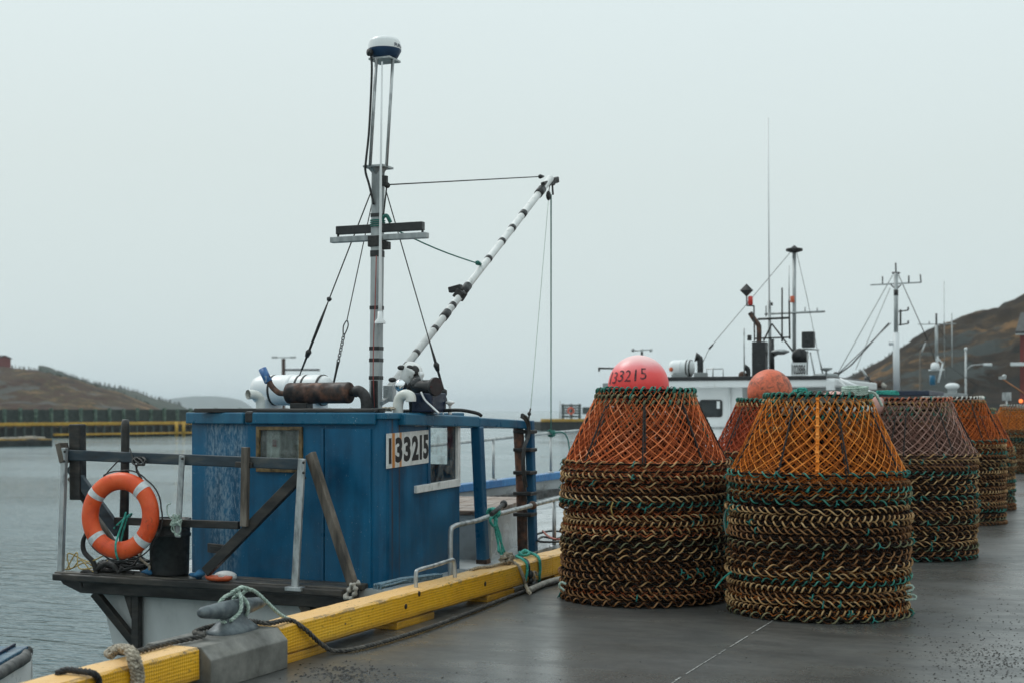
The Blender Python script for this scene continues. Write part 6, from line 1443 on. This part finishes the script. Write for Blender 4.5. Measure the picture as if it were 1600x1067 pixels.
# the firs along the left crest, too many and too small to tell apart
def firs(name, label, pts, hgt, seed):
    rr_ = random.Random(seed); m = MB()
    for (x, d, z) in pts:
        h_ = hgt * rr_.uniform(.5, 1.25); p = polar(x, d, z - .3); w_ = h_ * rr_.uniform(.22, .4)
        m.cyl(p, p + V((0, 0, h_ * .9)), .06, 4)
        for k in range(26):
            f = rr_.random() ** .8; a = rr_.uniform(0, 6.28); l_ = w_ * (1.05 - f) * rr_.uniform(.6, 1.2); q = p + V((0, 0, h_ * (.12 + .88 * f)))
            e_ = V((math.cos(a), math.sin(a), -.25)); s2 = V((-math.sin(a), math.cos(a), 0)) * l_ * .33
            m.add([q, q + e_ * l_ * .6 + s2, q + e_ * l_, q + e_ * l_ * .6 - s2, q + V((0, 0, h_ * .12))], [(0, 1, 2, 3), (4, 1, 2), (4, 2, 3)])
    return tag(m.build(name, M['fir']), label, 'trees', kind='stuff')
M['fir'] = mk('fir_foliage', (.012, .022, .014), (.035, .05, .028), None, 1.2, (.8, .95), bump=0)
def crest(ridge, d, n, seed, x0, x1, jit):
    rr_ = random.Random(seed); out = []
    for _ in range(n):
        x = rr_.uniform(x0, x1); y = next(a[1] + (b[1] - a[1]) * (x - a[0]) / (b[0] - a[0]) for a, b in zip(ridge, ridge[1:]) if a[0] <= x <= b[0]); dd = d + rr_.uniform(-jit, jit * .3); out.append((x, dd, H + (640 - y) / FPX * d - .15))
    return out
firs('treeline', 'ragged line of small firs along the crest of the brown hill', crest([(10, 573), (60, 578), (85, 586), (110, 590), (150, 603), (185, 612), (215, 624), (240, 634)], 330, 150, 5, 12, 235, 4), 1.0, 6)
firs('treeline', 'misty firs on the greyer slope behind the brown hill', crest([(80, 581), (110, 588), (150, 600), (190, 607), (215, 612), (240, 622), (262, 627), (285, 634)], 620, 170, 7, 85, 284, 8), 1.9, 8)
firs('treeline', 'low scrub along the crest of the dark hill', crest([(1312, 598), (1350, 577), (1380, 561), (1405, 545), (1450, 524), (1500, 506), (1560, 488), (1600, 471), (1640, 455)], 190, 130, 9, 1330, 1638, 2), .7, 10)
# houses
def gable(root, x0, x1, y0, y1, z0, z1, zr_, wall_mat, roof_mat):
    m = MB(); ym = (y0 + y1) / 2
    m.add([(x0, y0, z0), (x1, y0, z0), (x1, y1, z0), (x0, y1, z0), (x0, y0, z1), (x1, y0, z1), (x1, y1, z1), (x0, y1, z1), (x0, ym, zr_), (x1, ym, zr_)], [(0, 1, 5, 4), (2, 3, 7, 6), (1, 2, 6, 9, 5), (3, 0, 4, 8, 7), (0, 3, 2, 1)]); m.build('wall', wall_mat, root)
    m = MB(); ov = .25
    for sy in (-1, 1):
        yy = ym + sy * ((y1 - y0) / 2 + ov); zz = z1 - ov * (zr_ - z1) / ((y1 - y0) / 2); q = [(x0 - ov, ym, zr_ + .06), (x1 + ov, ym, zr_ + .06), (x1 + ov, yy, zz + .06), (x0 - ov, yy, zz + .06)]
        m.extrude(q, (0, 0, .12))
    m.build('roof', roof_mat, root)
M['shingle'] = mk('dark_shingles', (.03, .03, .03), (.07, .068, .065), None, 4, (.7, .9), bump=.2)
hp = polar(-6, 322, H + (640 - 575) / FPX * 330 - .6); hx, hy = hp.x, hp.y
HS = thing('red_house', 'small red house standing on the brown hilltop', 'house', (hx, hy, hp.z)); gable(HS, hx - 2.6, hx + 2.4, hy - 2, hy + 2, hp.z, hp.z + 2.5, hp.z + 3.1, M['red_paint'], M['shingle'])
for q in (-1.5, .8):
    m = MB(); m.span((hx + q, hy - 2.04, hp.z + 1.1), (hx + q + .8, hy - 2.0, hp.z + 1.9)); m.build('window', M['glass_dark'], HS)
sp_ = polar(1622, 88, 0); SHX = P(1584, 640, d=88).x
SH = thing('red_shed', 'tall red waterside shed with pale eaves lamps below the dark hill', 'shed', (SHX + 4, sp_.y, 0)); zs = H + (640 - 523) / FPX * 88
gable(SH, SHX + .45, SHX + 9, sp_.y - 2, sp_.y + 8, 0, zs, zs + 1.4, M['red_paint'], M['shingle'])
m = MB(); q = P(1586, 569, d=86); m.span((q.x - .25, q.y - .3, q.z - .1), (q.x + .55, q.y + .2, q.z + .1)); m.build('eaves_lamp', M['white2'], SH, .02)
m = MB(); q = P(1590, 521, d=86); m.span((SHX + .2, sp_.y - 2.2, zs - .1), (SHX + 1.2, sp_.y - 1.98, zs + .1)); m.build('eaves_trim', M['white2'], SH, .02)
m = MB(); q = P(1596, 600, d=86); m.span((SHX + 1, sp_.y - 2.06, 0), (SHX + 3.4, sp_.y - 2.0, 2.6)); m.build('shed_door', M['timber'], SH)
# lamps, poles and the derrick arm along the quay
def dpole(name, label, cat, x0, y1, d, wd, mat, zb_=0.0, group=None):
    p1 = P(x0, y1, d=d); root = thing(name, label, cat, (p1.x, p1.y, zb_), group); m = MB(); m.tube([(p1.x, p1.y, zb_), p1], [W(wd, p1) / 2 * 1.15, W(wd, p1) / 2 * .85], 10); m.build('post', M[mat], root); return root, p1
sl_, p1 = dpole('street_lamp', 'grey street lamp with curved arm standing behind the cross masted boat', 'lamp post', 1509, 545, 75, 3.4, 'galv')
m = MB(); m.tube(smooth_path([P(1510, 577, d=75), P(1518, 571, d=75), P(1530, 569.5, d=75), P(1546, 569, d=75)], 5), W(1.8, p1) / 2, 8); m.build('lamp_arm', M['galv'], sl_)
q = P(1543, 569.5, d=75); m = MB(); m.box(q, (.45, .2, .14)); m.build('lamp_head', M['white2'], sl_, .03)
m = MB(); m.ball(p1, .09, 10, 8); m.build('post_cap', M['white2'], sl_)
ul_, p1 = dpole('utility_pole', 'plain grey pole between the two boat masts', 'pole', 1438, 547, 90, 3.2, 'timber'); m = MB(); m.tube([p1 - V((0, 0, .4)), P(1446, 535, d=90)], .05, 6); m.build('pole_bracket', M['galv'], ul_)
m = MB(); a_, b_ = P(1563, 589, d=30), P(1612, 622, d=30); m.cyl(a_, b_, W(2.4, a_) / 2, 10); DK = thing('derrick_arm', 'slim orange derrick arm with pale sheave slanting up by the red shed', 'crane', (b_.x, b_.y, 0)); m.build('arm', mk('faded_orange_paint', (.3, .12, .05), (.45, .2, .09), None, 10), DK)
m = MB(); m.box(P(1566, 590, d=30), (.14, .08, .06)); m.build('sheave_block', M['galv'], DK); m = MB(); m.ball(P(1569, 588, d=30.2), .05, 10, 8); m.build('sheave', M['galv'], DK)
m = MB(); m.cyl((b_.x, b_.y, 0), b_, .05, 10); m.build('post', M['galv'], DK)
q = P(1573, 619, d=45); m = MB(); ST_ = thing('yard_sign', 'small square grey sign board behind the last stacks', 'sign', (q.x, q.y, 0)); m.box(q, (.28, .03, .26)); m.build('board', M['galv'], ST_, .005)
m = MB(); m.cyl((q.x, q.y + .03, 0), (q.x, q.y + .03, q.z + .1), .025, 8); m.build('post', M['galv'], ST_)
# lorry with lit orange lamps behind the last stack
q = P(1604, 626, d=62); LO = thing('lorry', 'dark lorry with glowing orange tail lamps beyond the last stack', 'lorry', (q.x + 1, q.y + 2, 0)); hx_ = q.x + 1.05
m = MB(); m.span((hx_ - 1.2, q.y, .75), (hx_ + 1.2, q.y + 5, .95)); m.span((hx_ - 1.15, q.y + .02, .95), (hx_ + 1.15, q.y + .12, 1.75)); m.build('flatbed', M['navy'], LO, .03)
m = MB(); m.span((hx_ - 1.1, q.y + 4.0, .75), (hx_ + 1.1, q.y + 5.8, 2.35)); CBN = m.build('cab', M['navy'], LO, .12); m = MB(); m.span((hx_ - .9, q.y + 3.98, 1.6), (hx_ + .9, q.y + 3.995, 2.15)); m.build('rear_window', M['glass_dark'], CBN)
for sx in (-.95, .95):
    for yy in (.8, 4.6): m = MB(); m.cyl((hx_ + sx - .14, q.y + yy, .42), (hx_ + sx + .14, q.y + yy, .42), .42, 20); m.build('wheel', M['black'], LO, .03)
t = NT('lit_orange_lamp'); t.base((.8, .2, .03)); t.b.inputs['Emission Color'].default_value = (1, .22, .05, 1); t.b.inputs['Emission Strength'].default_value = 1.3
for x_ in (1594.5, 1618):
    p = P(x_, 626, d=61.8); m = MB(); m.ball((p.x, q.y - .03, p.z), .085, 12, 8, (1, .5, 1)); m.build('tail_lamp', t.m, LO)

# ================================================================ timber pier across the harbour
M['green_pile'] = mk('green_stained_timber', (.03, .055, .04), (.075, .13, .095), (.16, .22, .17), 3, (.6, .85), bump=.2)
M['pier_dark'] = mk('creosoted_timber', (.010, .013, .012), (.03, .035, .03), None, 3, (.6, .9), bump=.2)
M['pier_yellow'] = mk('pier_yellow_paint', (.42, .23, .02), (.58, .34, .035), None, 2, (.5, .75), bump=.1)
M['pier_grey'] = mk('pier_grey_boards', (.03, .045, .04), (.06, .08, .07), None, 3, (.6, .9), bump=.2)
PA, PB = polar(-60, 126, 0), polar(640, 168, 0)
PR = thing('timber_pier', 'long timber pier with green posts and yellow kerb across the harbour', 'pier', (PA + PB) / 2 + V((0, 0, WATER)))
pdir = (PB - PA).normalized(); pn = V((-pdir.y, pdir.x, 0)); 
if pn.dot(FW) < 0: pn = -pn
Lp = (PB - PA).length
def pp(f, off, z): return PA + (PB - PA) * f + pn * off + V((0, 0, z))
m = MB(); m.bar(pp(0, 3, .22), pp(1, 3, .22), 6, .18); m.build('pier_deck', M['pier_dark'], PR)
m = MB(); m.bar(pp(0, -.12, .38), pp(1, -.12, .38), .3, .3); m.build('kerb_beam', M['pier_yellow'], PR, .03)
m = MB(); m.bar(pp(.0, .2, -.45), pp(1, .2, -.45), .12, 1.1); m.build('fender_boarding', M['pier_dark'], PR)
m = MB(); m.bar(pp(.16, -.25, -.62), pp(1, -.25, -.62), .3, .2); m.build('low_waling', M['pier_yellow'], PR, .03)
m = MB(); m.bar(pp(0, 5.8, 1.05), pp(1, 5.8, 1.05), .1, 1.25); WB_ = m.build('wind_boarding', M['pier_grey'], PR)
for zz in (.62, 1.0, 1.4, 1.68):
    m = MB(); m.bar(pp(0, 5.7, zz), pp(1, 5.7, zz), .05, .1); m.build('rail_board', M['pier_grey'], WB_)
nP = 34
for i in range(nP):
    f = (i + .4) / nP; m = MB(); m.bar(pp(f, 5.55, .3), pp(f, 5.55, 1.78 + .1 * (i % 2)), .3, .24, up=(0, 1, 0)); m.build('fence_post', M['green_pile'], PR)
for i in range(60):
    f = (i + .5) / 60; m = MB(); m.cyl(pp(f, -.02, -1.6), pp(f, -.02, .24), .13, 8); m.build('pile', M['pier_grey'], PR)
for x_ in (276, 287):
    f = (x_ + 60) / 700; f = f * .9; m = MB(); q = polar(x_, 141, 0); m.cyl((q.x, q.y, -.9), (q.x, q.y, .5), .16, 8); m.build('yellow_pile', M['pier_yellow'], PR)
a_, b_ = polar(-80, 99, 0), polar(75, 103, 0)
FP = thing('floating_pontoon', 'low dark floating pontoon with worn yellow edge near the brown hill', 'pontoon', (a_ + b_) / 2 + V((0, 0, WATER)))
m = MB(); dd = V((0, 0, -.72)); m.bar(a_ + dd, b_ + dd, 2, .5); m.build('float', M['pier_dark'], FP, .05)
m = MB(); m.bar(a_ + V((0, 0, -.42)), b_ + V((0, 0, -.42)), 1.8, .09); m.build('pontoon_edge', mk('worn_yellow_edge', (.04, .035, .03), (.35, .2, .03), (.5, .3, .04), .8, lo=.42, hi=.6), FP)
m = MB(); rr_ = random.Random(4)
for k in range(5): q = a_.lerp(b_, .55 + .09 * k); m.box((q.x, q.y, -.32), (rr_.uniform(.4, .9), .4, rr_.uniform(.1, .3)))
m.build('mooring_fitting', M['cloth'], FP, .05)
# lamp davit on the pier behind the raft
q = P(443, 578, d=150); LD = thing('lamp_davit', 'brown davit post with crossbar and twin lamp rising over the pier', 'lamp post', (q.x, q.y, .3)); zt_ = P(443, 560, d=150).z
m = MB(); m.bar((q.x, q.y, .3), (q.x, q.y, zt_), .28, .28, up=(0, 1, 0)); m.build('post', M['rust'], LD)
m = MB(); m.bar(P(443, 577.5, d=150), P(499, 577.5, d=148), .2, .2); m.build('crossbar', M['iron'], LD)
m = MB(); m.cyl(P(428, 558, d=150), P(459, 558.5, d=150), .06, 8); m.build('lamp_arm', M['galv'], LD)
for x_ in (429, 458): m = MB(); m.box(P(x_, 558, d=150), (.6, .3, .2)); m.build('lamp_head', M['galv'], LD, .05)
# breakwater pier head beyond the bow, with its own life ring
PX0, PX1 = polar(845, 180, 0), polar(1010, 186, 0)
PH = thing('pier_head', 'dark pier head with yellow kerb and slatted shelter beyond the hand rail', 'pier', (PX0 + PX1) / 2 + V((0, 0, WATER))); pd2 = (PX1 - PX0).normalized(); pn2 = V((-pd2.y, pd2.x, 0)); pn2 = pn2 if pn2.dot(FW) > 0 else -pn2
def ph(f, off, z): return PX0.lerp(PX1, f) + pn2 * off + V((0, 0, z))
m = MB(); m.bar(ph(0, 2, -.55), ph(1, 2, -.55), 4, 1.5); m.build('cribwork', M['pier_dark'], PH, .05)
m = MB(); m.bar(ph(0, -.1, .38), ph(1, -.1, .38), .3, .36); m.build('kerb_beam', M['pier_yellow'], PH, .03)
def phx(x, y, d=182): return P(x, y, d=d)
a_, b_ = phx(876, 660), phx(908, 660)
for y_ in (633, 637, 641, 645, 650):
    p, q = phx(877, y_), phx(908, y_); m = MB(); m.bar(p, q, .1, .24); m.build('slat', M['pier_grey'], PH)
for x_ in (879, 892, 905): m = MB(); m.bar((phx(x_, 640).x, phx(x_, 640).y + .15, .2), phx(x_, 630.5) + V((0, .15, 0)), .22, .22, up=(0, 1, 0)); m.build('shelter_post', M['pier_dark'], PH)
m = MB(); p, q = phx(910, 641), phx(950, 641); m.bar(p, q, .1, .9); m.build('low_screen', M['pier_grey'], PH)
m = MB(); p = phx(875, 625); m.cyl((p.x, p.y, .2), p, .06, 8); m.build('marker_pole', M['galv'], PH)
p = phx(892, 641.5, 181); n_ = -FW; m = MB(); m.tube([p + RT * (.37 * math.cos(a)) + V((0, 0, .37 * math.sin(a))) for a in [2 * PI * k / 24 for k in range(24)]], .1, 10, closed=True)
tag(m.build('life_ring', M['ring_orange'], loc=p), 'tiny orange life ring on the slatted shelter of the pier head', 'life ring')
